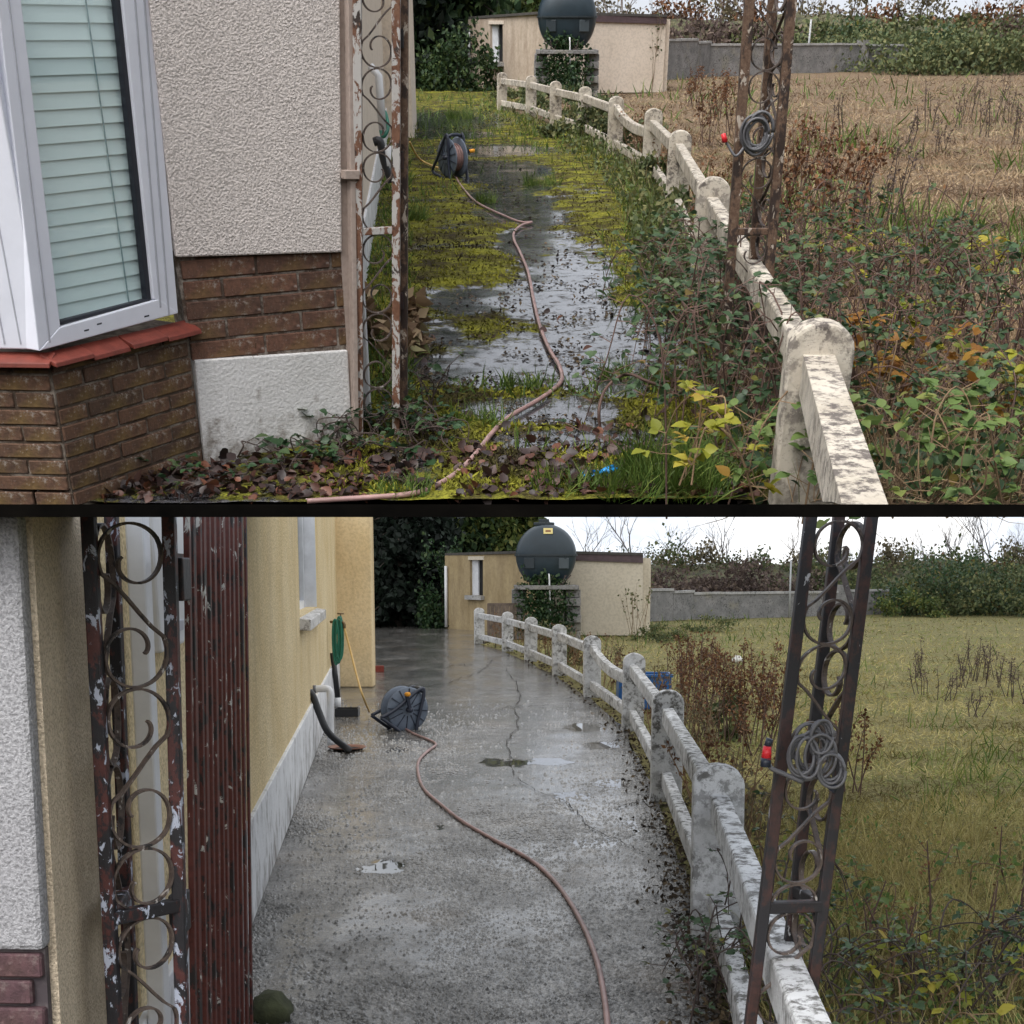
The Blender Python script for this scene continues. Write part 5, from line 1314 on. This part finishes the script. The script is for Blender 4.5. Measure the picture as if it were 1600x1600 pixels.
# drive: moss tufts, grass, litter
def wet_at(x, y):
    u, v = px(x, y, 0 * x); wv = np.zeros_like(x)
    for a, b, c_, d_ in WET: wv = np.maximum(wv, 1.25 - ((u - a) / c_) ** 2 * .8 - ((v - b) / d_) ** 2 * .8)
    return np.clip(wv, 0, 1), u, v
def moss_at(x, y):
    wv, u, v = wet_at(x, y)
    return .5 + .95 * (fbm(x * 2.2, y * 1.6, 41, 5) - .45) - .55 * wv + .22 - np.clip((v - 640) / 70, 0, 1) * .125, u, v
indr = lambda x, y: (x < fence_x(AFENCE, y) - .02) * (x > -.85 - .08 * (y - 6))
x, y = view_pts(190000, YC + .1, 40, lambda x, y: indr(x, y) * (moss_at(x, y)[0] > .47 + .1 * vnoise(x * 9, y * 9, 4)), 3)
V, T, A = blades(np.stack([x, y, np.clip(moss_at(x, y)[0] - .42, 0, 1) * .05 + .004], 1), g.uniform(.014, .036, len(x)), .008 * (1 + y / 14), .9, 13)
A = np.clip(.35 * A + (np.repeat(fbm(x * 2.6, y * 2.6, 44, 5), 5) - .5) * 2.6 + .35, 0, 1)
stuff('moss', (V, T, A), 'g_moss', 'yellow green moss cushions over the upper drive', 'moss')
x, y = view_pts(60000, YC + .1, 30, lambda x, y: indr(x, y) * (moss_at(x, y)[0] < .62) * (vnoise(x * 6, y * 6, 14) > .52), 33)
stuff('debris', leafs(np.stack([x, y, 0 * x + .01], 1), .022 * (1 + y / 20), 34, flat=.5), 'g_debris', 'dark plant crumbs scattered on the wet upper drive', 'debris')
def edgegrass(x, y):
    _, u, v = moss_at(x, y); fx = fence_x(AFENCE, y)
    p = np.exp(-((x - fx + .1) / .38) ** 2) * (y > 9) * .9 + np.clip((y - 18) / 8, 0, 1) * (fbm(x * .9, y * .5, 71) > .52) * .55 + (np.abs(u - 600) < 45) * (v < 640) * .5
    p = p + (v > 600) * (v < 625) * (u > 700) * (u < 1080) * .22 + (v > 740) * (u > 960) * .30 + (v > 690) * (v < 712) * (u > 800) * .15 + (np.abs(v - 200) < 40) * (u > 800) * (fbm(x * 1.2, y * 1.0, 75) > .45) * .5
    p = p + (u < 720) * (v > 150) * (v < 360) * (fbm(x * 2, y * 1.4, 79) > .56) * .3
    return indr(x, y + 0) * p * (moss_at(x, y)[0] > .3)
x, y = view_pts(150000, YC + .1, 46, edgegrass, 4)
stuff('drive_grass', blades(np.stack([x, y, 0 * x + .005], 1), g.uniform(.05, .14, len(x)) * (1 + y / 40), .006 * (1 + y / 14), .5, 14), 'g_green', 'green grass invading the edges and far end of the upper drive', 'grass')
def litp(x, y):
    _, u, v = moss_at(x, y)
    return (u > 150) * (u < 1180) * (np.clip((v - 655) / 90, 0, 1) ** 1.2 * .9 * (fbm(x * 2.5, y * 2.5, 81) > .42) + .012 + (u > 1010) * (v > 400) * .10)
x, y = view_pts(26000, YC + .03, 12, litp, 5)
k = (x < fence_x(AFENCE, y) + .5); x, y = x[k], y[k]
stuff('leaf_litter', leafs(np.stack([x, y, g.uniform(.012, .04, len(x))], 1), .052, 15, True, .55), 'l_litter', 'brown and russet fallen leaves along the front of the upper drive', 'leaf litter')
def fw(x, y): fx = fence_x(AFENCE, y); return ((x < fx - .03) * (x > fx - .12 - .028 * y) * (y > 10) * (fbm(x * 1.5, y * .8, 99) > .36))
x, y = view_pts(80000, 9, 40, fw, 6)
stuff('fence_weeds', blades(np.stack([x, y, 0 * x], 1), g.uniform(.14, .42, len(x)) * np.clip((x - fence_x(AFENCE, y) + .9) / .9, .35, 1), .009 * (1 + y / 16), .45, 16), 'g_weedy', 'rank weeds crowding the foot of the upper fence', 'weeds')
x, y = view_pts(60000, 9, 40, fw, 7)
stuff('fence_leaves', leafs(np.stack([x, y, g.uniform(.03, .36, len(x)) * np.clip((x - fence_x(AFENCE, y) + .9) / .9, .3, 1)], 1), .05 * (1 + y / 40), 17), 'f_bramble_far', 'small weed leaves along the inside of the upper fence', 'weeds')
# plants against the house front
for k, (u, v, s_) in enumerate(((262, 738, .07), (425, 706, .07), (468, 742, .06), (365, 705, .05), (500, 718, .05), (535, 735, .07), (180, 765, .06), (300, 770, .05))):
    p = G(u, v); 
    bramble(['small ivy sprig by the brick bay foot', 'ivy sprig climbing the white plinth', 'ivy sprig below the white plinth', 'tiny ivy shoot at the plinth edge', 'ivy sprig under the plinth corner', 'ivy sprig at the pillar foot', 'ivy shoot at the bay wall foot', 'low ivy leaves in the litter by the bay'][k], p, 3, .14, .10, 400 + k, 'f_ivy', s_ * .75, 3, name='ivy_sprig', twig='twig_dark')
weed('tall dry stalk standing in front of the white plinth', G(405, 708), .62, 3, 410, 'f_rust', 'twig_tan', None, .14, 26, .022)
for k, (u, v, h_) in enumerate(((590, 690, .28), (560, 705, .22), (620, 700, .25), (600, 660, .35))):
    bramble(['ivy clump at the left pillar foot', 'ivy leaves round the downpipe foot', 'ivy clump beside the gate stile', 'ivy behind the left pillar'][k].replace('left ', 'house side ') + ', ' + UPY, G(u, v), 9, .22, h_ * .6, 420 + k, 'f_ivy', .034, 6, name='ivy_clump', twig='twig_dark')
bush('dry_grass_clump', 'tawny dead grass clump behind the house side pillar', 'grass', G(600, 560), .18, .3, .55, 500, 'g_straw', .12, 430, twig='twig_tan')
for k, (u, v, n, h, r, mt) in enumerate(((1045, 748, 420, .26, .20, 'g_green'), (985, 770, 260, .17, .16, 'g_green'), (1085, 772, 260, .2, .15, 'g_green'), (760, 318, 160, .16, .12, 'g_green'), (545 + 270, 606, 120, .10, .12, 'g_green'), (745, 665, 140, .13, .14, 'g_green'), (960, 590, 140, .12, .10, 'g_green'), (720, 186, 300, .35, .3, 'g_green'), (845, 290, 200, .2, .25, 'g_green'), (650, 345, 160, .18, .1, 'g_green'), (880, 765, 160, .12, .14, 'g_green'), (630, 770, 120, .10, .12, 'g_green'), (1050, 602, 160, .13, .16, 'g_green'))):
    tuft(['large lush grass tuft near the blue glove', 'grass tuft below the blue glove', 'grass tuft at the corner under the brambles', 'weedy tuft beside the far hose bend', 'low tuft across the hose', 'yellowish tuft where the hose turns to the house', 'tuft by the bright puddle', 'tuft on the far wet slab', 'pale tuft in the mossy middle drive', 'tuft against the gate stile', 'small tuft under the blue glove leaves', 'tiny tuft next to the hose end', 'tuft under the bramble edge'][k] + ', upper yard', G(u, v, .005), n, h, r, 440 + k, mt, wd=.007)
# brambles on the fence side
specs = [(1155, 520, 9, .6, .62), (1135, 600, 8, .5, .48), (1180, 620, 9, .5, .6), (1120, 540, 5, .6, .36), (1190, 450, 9, .7, .65), (1150, 680, 8, .4, .4), (1140, 460, 8, .5, .6), (1085, 640, 4, .5, .25)]
lab = ['dense bramble thicket in front of the three legged pillar', 'low bramble spilling onto the drive', 'bramble against the near fence post', 'bramble sprays over the puddle edge', 'tall bramble rising through the fence rails', 'bramble at the foot of the near post', 'bramble round the pillar legs', 'thin bramble runners on the wet drive']
for k, (u, v, c_, l_, h_) in enumerate(specs):
    p = G(u, v); bramble(lab[k] + ', upper yard', p, c_, l_, h_, 500 + k, size=.042, per=16)
for k, (f, dx) in enumerate(((.12, -.22), (.3, -.2), (.48, -.22), (.66, -.2), (.82, -.25), (.2, .1), (.55, .1))):
    p = AFENCE[0].lerp(AFENCE[1], f) + Vector((dx, 0, 0)); bramble(ORD[k] + ' leafy bramble smothering the rail between the near post and the pillar', p, 7, .45, .78, 900 + k, size=.042, per=15, group='brambles over the near upper rail')
specs = [(1420, 560, 12, 1.0, .75), (1500, 640, 12, 1.0, .7), (1400, 680, 12, .8, .62), (1560, 560, 11, 1.1, .7), (1330, 560, 10, .8, .75), (1480, 740, 10, .8, .45), (1580, 720, 10, .7, .45), (1290, 460, 10, 1.0, .7), (1390, 470, 10, 1.0, .6), (1540, 480, 8, 1.0, .5)]
lab = ['bramble behind the near rounded post', 'bramble tangle right of the near rail', 'bramble close along the near rail', 'bramble by the field margin', 'bramble leaning on the back of the near post', 'low bramble at the front corner', 'bramble in the front corner by the field', 'bramble between the near post and the pillar', 'leafy bramble at the start of the hay', 'sparse bramble at the hay edge']
for k, (u, v, c_, l_, h_) in enumerate(specs):
    p = G(u, v); bramble(lab[k].replace('right of', 'beside') + ', upper yard', p, c_, l_, h_, 520 + k, size=.042, per=13)
for k, (u, v, h_, mt, n) in enumerate(((1185, 745, .42, 'f_yellow', 4), (1390, 760, .42, 'f_fern', 5), (1520, 770, .40, 'f_fern', 5), (1580, 700, .5, 'f_yellow', 5), (1400, 690, .5, 'f_amber', 4), (1330, 600, .45, 'f_yellow', 2), (1310, 470, .55, 'f_yellow', 3), (1450, 720, .5, 'f_amber', 3), (1225, 760, .40, 'f_fern', 3), (1400, 545, .62, 'f_yellow', 3), (1560, 775, .3, 'f_fern', 5))):
    p = G(u, min(v, 784)); y_ = p.y
    if v > 740: p = Vector((xa(u, 4.7, v), 4.7, max(0, lipz(4.7, 785)))); 
    bramble(['bright yellow green young plant in front of the near post', 'fresh green nettle like plant by the near rail', 'green leafy shoots at the bottom field corner', 'pale yellow shoots by the bramble tangle', 'amber autumn leaves beside the near rail', 'single yellow spray against the near post', 'yellow leaves between brambles behind the post', 'orange tinted leaves in the brambles', 'green sprig at the foot of the near post', 'yellow sprays above the bramble behind the post', 'low green leaves in the front corner'][k] + ', upper yard', p, n, .35, h_, 550 + k, mt, .052, 12, name='leafy_plant', twig='twig_tan')
n = 2600; g3 = np.random.default_rng(8); y = g3.uniform(4.5, 6.4, n); x = g3.uniform(1.0, 3.2, n); z0 = np.maximum(-.02, EYE + (lipz(1.0, 785) - EYE) * y)
stuff('front_weeds', leafs(np.stack([x, y, z0 + g3.uniform(.0, .20, n)], 1), .045, 9, True), 'f_bramble', 'low mixed leaves along the front edge of the upper field', 'weeds')
n = 5000; y = g3.uniform(4.5, 7.5, n); x = g3.uniform(1.0, 3.6, n); z0 = np.maximum(-.02, EYE + (lipz(1.0, 785) - EYE) * y)
stuff('front_straw', blades(np.stack([x, y, z0], 1), g3.uniform(.12, .38, n), .005, .6, 10), 'g_straw', 'dead grass stems among the front brambles of the upper field', 'grass')
for k, (u, v, h_) in enumerate(((1340, 640, .7), (1420, 600, .8), (1500, 560, .8), (1570, 620, .8), (1250, 520, .8), (1370, 520, .9), (1460, 500, .9), (1590, 540, .8), (1180, 480, .8), (1130, 560, .6))):
    weed(ORD[k] + ' wiry red brown stem cluster in the front brambles, upper yard', G(u, v), h_, 9, 580 + k, 'f_rust', 'twig_red', 'wiry stems in the upper brambles', .35, 50, .025, name='wiry_stems')
# arching runner over the puddle
t = thing('bramble_runner', 'bare reddish runner arching over the puddle', 'bramble', G(940, 670))
part('cane', M().tube(smooth_path([G(938, 672, .0), G(936, 640, .10), G(945, 610, .16), G(965, 590, .2), G(985, 585, .2), G(1010, 595, .18), G(1045, 608, .12), G(1065, 615, .03)], 5), .008, 6), 'twig_red', t, smooth=True)
# rusty weeds: beyond the fence and in the field
wl_ = [(1090, 170, 1.0), (1120, 190, 1.0), (1145, 215, 1.1), (1100, 230, 1.0), (1075, 165, .9), (1130, 160, .9), (1240, 330, .85), (1290, 350, .9), (1260, 300, .9), (1330, 320, .7), (1230, 400, .8), (1305, 420, .8)]
for k, (u, v, h_) in enumerate(sorted(wl_)):
    weed(ORD[k] + ' russet dead dock plant beyond the fence from the left, upper yard', G(u, v), h_, 7, 600 + k, 'f_rust', 'twig_red', 'russet dead stalks by the upper fence', .30, 150, .05)
for k, (u, v, h_) in enumerate(sorted(((1455, 205, .9), (1520, 190, .9), (1550, 195, 1.0), (1570, 200, .9), (1500, 200, .8), (1585, 225, .8), (1310, 215, .8), (1340, 370, .8), (1375, 360, .9), (1420, 225, .6), (1540, 215, .7), (1470, 240, .5)))):
    weed(ORD[k] + ' dark dead seed stalk in the straw field from the left, upper yard', G(u, v), h_, 5, 620 + k, 'f_scrub_purple', 'twig_dark', 'dark seed stalks in the upper field', .18, 60, .04)
weed('thin bent hoop of dead stem lying in the straw field', G(1490, 392), .3, 1, 640, 'f_rust', 'twig_dark', None, .5, 4, .02)
# growth along the inside of the fence
for k, (u, v, rx, h_, n) in enumerate(((830, 165, .7, .5, 700), (880, 180, .8, .6, 900), (920, 195, .8, .7, 1000), (960, 215, .7, .7, 1000), (995, 240, .5, .6, 900), (900, 215, .6, .4, 700), (1025, 290, .35, .45, 600), (800, 155, .6, .5, 500), (1055, 350, .3, .35, 500), (905, 168, .35, 1.0, 700))):
    bush('weed_clump', ['weeds under the second far fence post', 'weeds below the fence by the ivy', 'tall weeds along the mid fence', 'leafy weeds by the curved rail', 'weeds at the fence under the curved rail', 'low weeds on the drive edge', 'weeds at the foot of the third post', 'weeds at the far end of the fence', 'weeds at the foot of the second post', 'ivy bundle over a far fence post'][k] + ', upper yard', 'weeds', G(u, v), rx, rx * .8, h_, n, 'f_ivy' if k == 9 else 'f_bramble_far', .10, 660 + k, twig='twig_tan', ntw=10)
for k, (u, v, h_) in enumerate(((1020, 140, 1.6),)):
    weed('tall reed like stems at the outbuilding corner, ' + UPY, G(u, 144), h_ * 1.5, 9, 680, 'f_bramble_far', 'twig_tan', None, .5, 60, .10, name='reed_clump', cat='reeds')
# tangle behind the near panels of the fence
for k in range(6):
    a, b = AFENCE[1 + k // 2], AFENCE[2 + k // 2]; p = a.lerp(b, .3 + .4 * (k % 2)); p.x += .25
    weed(ORD[k] + ' tangle of dead stems behind the upper fence counting from the front', p, .7, 10, 690 + k, 'f_rust', 'twig_tan', 'stems behind the upper fence panels', .3, 120, .04)

# ---- lower yard
TIER = 'B'
for k, (u, y, h, rx, n, mat, sz) in enumerate(((585, 42, 7.5, 2.6, 7000, 'f_conifer_black', .34), (640, 43, 8, 2.5, 8000, 'f_conifer', .32), (690, 44, 8, 2.4, 8000, 'f_conifer', .30), (740, 44, 4.8, 2.2, 6500, 'f_laurel', .27), (800, 45, 4.8, 2.0, 6000, 'f_laurel', .27), (545, 41, 7, 2.6, 3000, 'f_conifer_black', .34), (620, 39.5, 4.2, 1.8, 6000, 'f_conifer_black', .26), (672, 40.5, 4.0, 1.6, 6000, 'f_conifer_black', .26), (775, 50, 8, 2.6, 5000, 'f_conifer', .32))):
    conifer(EVG[k] + ', lower yard', (xa(u, y), y, 0), h, rx, 1.8, n, mat, sz, 700 + k, 'evergreen trees behind the lower outbuilding', low=.0 if k in (6, 7) else .08)  # the low pair is coloured near black for the shade under the trees
bush('ivy', 'ivy mass hanging over the shaded end of the outbuilding, ' + LOW, 'ivy', (xa(690, 38), 38, 0), .75, .6, ztop(852, 38), 2400, 'f_ivy', .14, 730, ntw=8)
g = np.random.default_rng(22); spec = []
for u in range(1020, 1650, 52): spec.append((u + g.uniform(-12, 12), 51 + g.uniform(0, 3), 893 + g.uniform(-8, 6), 2.3, 'f_scrub_purple' if u < 1260 else 'f_bramble_far', .18, 2400))
for u in range(1000, 1650, 58): spec.append((u + g.uniform(-12, 12), 57 + g.uniform(0, 3), 862 + g.uniform(-8, 8), 2.6, 'f_bramble_far' if (u // 58) % 3 else 'f_scrub', .20, 2600))
for k, (u, y, v, rx, mat, sz, n) in enumerate(spec):
    bush('bramble_bank', ORD[k if k < 13 else k - 13] + (' low' if k < 13 else ' higher') + ' bramble mound behind the far wall counting from the outbuilding, lower yard', 'bush', (xa(u, y), y, .15), rx, 1.6, max(1.2, ztop(v, y)), n, mat, sz, 740 + k, 'bramble mounds behind the lower far wall')
for k, (u, y, v, rx, mat, sz, n) in enumerate(((1420, 50, 872, 2.8, 'f_bramble_far', .15, 4500), (1490, 49, 866, 3.2, 'f_bramble', .15, 5500), (1570, 48, 884, 3.4, 'f_bramble_far', .15, 5000), (1540, 53, 868, 2.6, 'f_bramble_far', .16, 3500), (1410, 47.5, 925, 1.2, 'f_laurel', .13, 1600), (1600, 52, 888, 2.2, 'f_rust', .14, 2200))):
    bush('bramble_bush', ['green bramble mound over the far wall end', 'big dark green bramble mound beyond the leaning pillar', 'green bramble bush at the edge of the hay field', 'bramble crest of the far bank', 'yellowish shrub at the far wall end', 'rust coloured bracken patch on the far bank'][k] + ', ' + LOW, 'bush', (xa(u, y), y, 0), rx, 2.0, max(1.0, ztop(v, y)), n, mat, sz, 790 + k)
for k in range(22):
    u = 905 + k * 33 + g.uniform(-10, 10); y = 62 + g.uniform(0, 8)
    bare_tree(ORD[k] + ' leafless skyline tree counting from the oil tank, lower yard', (xa(u, y), y, .2), g.uniform(3.0, 5.2) + (1.0 if 950 < u < 1040 or u > 1440 else 0), 800 + k, 'twig_grey', 'bare skyline trees of the lower yard', .5)
    bush('scrub', ORD[k] + ' clump of brown skyline scrub counting from the oil tank, lower yard', 'bush', (xa(u + 14, y - 2), y - 2, .2), 2.0, 1.6, g.uniform(1.9, 2.9) + (.7 if 930 < u < 1010 or u > 1450 else 0), 1000, ['f_scrub', 'f_scrub_purple', 'f_bramble_far', 'f_scrub'][k % 4], .17, 830 + k, 'brown skyline scrub of the lower yard', 'twig_grey', ntw=26)
x, y = view_pts(300000, 3.2, 47, fkeep(BFENCE, .1), 21); gz = -.035 + .10 * (fbm(x * .9, y * .9, 31) - .4)
hh = g.uniform(.04, .11, len(x)) * (1 + y / 110) * np.where(fbm(x * .9, y * .9, 57) > .5, 1.3, .75)
V, T, A = blades(np.stack([x, y, gz + .01], 1), hh, .0032 * (1 + y / 7), 1.2, 23)
gn = np.repeat(np.clip((fbm(x * .45, y * .45, 91) - .47) * 5, 0, 1), 5); sw = np.repeat(fbm(x * .6, y * 1.3, 58, 5), 5); A = np.clip(A * .5 + (sw - .5) * 3.2 + .25, 0, .88); A = np.where(np.repeat(g.random(len(x)), 5) < gn * .6, .97, A)
stuff('hay_grass', (V, T, A), 'g_hay', 'matted olive hay covering the lower field', 'grass')
x, y = view_pts(34000, 3.4, 46, lambda x, y: (x > fence_x(BFENCE, y) + .12) * ((fbm(x * .8, y * .55, 63) > .55) * np.clip(1.2 - (x - fence_x(BFENCE, y)) / 9, .12, 1) * .8 + (y > 30) * (x < 9) * .7), 24)
stuff('green_growth', blades(np.stack([x, y, 0 * x - .02], 1), g.uniform(.08, .22, len(x)) * (1 + y / 50), .005 * (1 + y / 9), .45, 25), 'g_green', 'fresh green growth through the lower field', 'grass')
x, y = view_pts(46000, 3.3, 9, lambda x, y: (x > fence_x(BFENCE, y) + .1) * (fbm(x * 2.2, y * 1.6, 67) > .42), 28)
V, T, A = blades(np.stack([x, y, 0 * x - .02], 1), g.uniform(.12, .36, len(x)), .0042, .55, 29)
stuff('rank_grass', (V, T, A), 'g_hay', 'tall rank grass in the near corner of the lower field', 'grass')
x, y = view_pts(26000, 3.3, 8, lambda x, y: (x > fence_x(BFENCE, y) + .12) * (fbm(x * 3, y * 2.2, 68) > .5), 30)
stuff('rank_weeds', leafs(np.stack([x, y, g.uniform(0, .2, len(x))], 1), .035, 31), 'f_fern', 'small green weed leaves in the near corner of the lower field', 'weeds')
g2 = np.random.default_rng(77); n = 190000
y = 1 / g2.uniform(1 / 17, 1 / 4.3, n); x = g2.uniform(-.42, .2, n) * y
k = (x < fence_x(BFENCE, y) - .06) & (x > -.66 - .102 * y + .03); U2, V2 = px(x, y, 0 * x)
for u_, v_, a_, b_ in ((605, 1353, 30, 13), (748, 1190, 38, 9), (860, 1190, 40, 6), (912, 1137, 30, 7)): k &= ((U2 - u_) / a_) ** 2 + ((V2 - v_) / b_) ** 2 > 1
k &= g2.random(n) < np.clip((17 - y) / 8, 0, 1)
k &= g2.random(n) < np.clip((.60 - fbm(x * 1.1, y * .7, 123, 4)) * 9, .12, 1) * np.where(x > -.1 + .3 * (fbm(x * 2, y * 2, 55) - .5), .45, 1.0)
x, y = x[k], y[k]; n = len(x)
PEB_V = [(-.5, -.3, 0), (.1, -.55, 0), (.55, 0, 0), (.15, .5, 0), (-.45, .4, 0), (.03, .02, .5)]; PEB_T = [(0, 1, 5), (1, 2, 5), (2, 3, 5), (3, 4, 5), (4, 0, 5)]
sz = g2.uniform(.008, .026, n) * (1 + y / 40)
V, T, A = scat(PEB_V, PEB_T, np.stack([x, y, np.full(n, -.001)], 1), rot(g2.uniform(0, 6.28, n), 0 * x, 0 * x), np.stack([sz, sz, sz * g2.uniform(.4, 1.1, n)], 1), g2.random(n) * .2)
o = bulk('aggregate', V, T, 'wet_concrete', drive_b, A * 0, smooth=True); o['kind'] = 'stuff'
# debris and moss strip along the fence foot
def fpB(x, y): fx = fence_x(BFENCE, y); return np.exp(-((x - fx) / .16) ** 2) * (y < 31)
x, y = view_pts(150000, 3.5, 31, fpB, 26)
stuff('fence_debris', leafs(np.stack([x, y, g.uniform(0, .04, len(x))], 1), .026 * (1 + y / 16), 27, flat=.6), 'g_debris', 'dark leaf mould along the foot of the white fence', 'debris')
for k in range(14):
    i = min(7, 1 + k // 2); a, b = BFENCE[i], BFENCE[i + 1] if i + 1 < len(BFENCE) else BFENCE[i]; p = a.lerp(b, .3 + .4 * (k % 2)); p.x += .3
    weed(ORD[k] + ' tangle of dead stems behind the white fence counting from the front', p, .75, 12, 860 + k, 'f_rust' if k % 2 else 'f_scrub', 'twig_tan', 'stems behind the white fence panels', .3, 200, .035)
for k, (u, v, h_) in enumerate(sorted(((1075, 1130, .95), (1100, 1150, 1.0), (1125, 1165, .9), (1150, 1160, .85), (1060, 1105, .9), (1110, 1100, .8), (1180, 1180, .8), (1210, 1120, .9), (1085, 1080, .8), (1200, 1165, .9), (1165, 1110, .9), (1330, 1240, .7)))):
    weed(ORD[k] + ' russet dead dock plant beyond the white fence from the left', G(u, v), h_, 8, 880 + k, 'f_rust', 'twig_red', 'russet dead stalks beyond the white fence', .30, 260, .035)
for k, (u, v, h_) in enumerate(sorted(((1435, 1060, .6), (1440, 1085, .5), (1510, 1060, .7), (1530, 1065, .75), (1545, 1062, .7), (1555, 1075, .6), (1500, 1075, .5), (1580, 1090, .5), (1595, 1100, .6), (1520, 1120, .4), (1480, 1095, .4)))):
    weed(ORD[k] + ' dark dead seed stalk in the lower hay field from the left', G(u, v), h_, 5, 900 + k, 'f_scrub_purple', 'twig_dark', 'dark seed stalks in the lower field', .15, 70, .03)
for k, (u, v, h_, n_) in enumerate(((1470, 1500, .62, 1), (1380, 1580, .4, 3), (1560, 1480, .6, 2), (1590, 1400, .55, 2), (1420, 1560, .4, 3), (1345, 1520, .35, 3), (1530, 1560, .5, 3))):
    weed(['single tall bare stem standing in the near lower field', 'dry stems at the foot of the fence', 'dry stems near the field edge', 'brown stems by the hay', 'russet stems above the brambles', 'dry stems behind the lower rail', 'thin stems over yellow leaves'][k] + ', lower yard', G(u, v), h_, n_, 920 + k, 'f_rust', 'twig_red', None, .12, 14, .02)
for k, (u, v, rx, h_, n, mt) in enumerate(((985, 1085 - 60, .0, 0, 0, ''), (880, 1040, .5, .55, 700, 'f_bramble_far'), (850, 1010, .6, .6, 700, 'f_bramble_far'), (1090, 985, 1.2, .5, 900, 'f_bramble_far'), (1060, 1000, .8, .35, 700, 'f_bramble_far'), (1140, 1150, .35, .4, 500, 'f_bramble_far'), (1400, 1310, .3, .2, 0, 'f_bramble_far'), (1010, 1000, .5, .5, 400, 'f_bramble_far'))):
    if n: bush('weed_clump', ['', 'weeds behind the mid white fence', 'weeds behind the far white fence', 'green nettle patch at the far end of the lower hay', 'low nettles by the buff wall', 'leafy weeds below the russet stalks', 'green clump in the near hay', 'weeds at the buff wall corner'][k] + ', lower yard', 'weeds', G(u, v), rx, rx * .8, h_, n, mt, .075, 930 + k, twig='twig_tan', ntw=8)
weed('tall reed like stems at the outbuilding corner, ' + LOW, G(995, 996), 1.7, 10, 950, 'f_bramble_far', 'twig_tan', None, .45, 60, .09, name='reed_clump', cat='reeds')
specs = [(1210, 1640, 9, .5, .4), (1290, 1640, 9, .5, .38), (1150, 1560, 6, .45, .35), (1560, 1600, 10, .6, .42), (1600, 1540, 9, .6, .4), (1170, 1480, 5, .4, .7), (1480, 1620, 8, .5, .35)]
lab = ['bramble at the foot of the leaning pillar', 'bramble between the pillar and the lower rail', 'bramble runners on the drive edge by the pillar', 'dark bramble in the front field corner', 'bramble at the edge of the field corner', 'ivy runner climbing the near white post', 'low bramble behind the yellow leaves']
for k, (u, v, c_, l_, h_) in enumerate(specs):
    bramble(lab[k] + ', lower yard', G(u, v), c_, l_, h_, 960 + k, size=.030, per=10, twig='twig_dark')
for k, (u, v, h_, mt, n) in enumerate(((1445, 1640, .30, 'f_yellow', 3), (1500, 1590, .28, 'f_yellow', 3), (1420, 1570, .26, 'f_yellow', 3), (1360, 1470, .25, 'f_fern', 3), (1560, 1640, .3, 'f_yellow', 2), (1320, 1400, .22, 'f_fern', 3), (1540, 1420, .35, 'f_fern', 2))):
    bramble(['large yellow leaves at the bottom of the lower field', 'yellow leaves beside the dark bramble', 'small yellow leaves by the fence foot', 'green leaves behind the pillar', 'pale yellow spray in the corner', 'green leaves against the fence', 'green sprig near the hay'][k] + ', lower yard', G(u, v), n, .28, h_, 980 + k, mt, .045, 7, name='leafy_plant', twig='twig_tan')

# ================================================================ put the upper yard on its terrace
bpy.context.view_layer.update()
for o, t in TOPS:
    if t == 'A':
        o.matrix_world = T_A @ o.matrix_basis
bpy.context.view_layer.update()
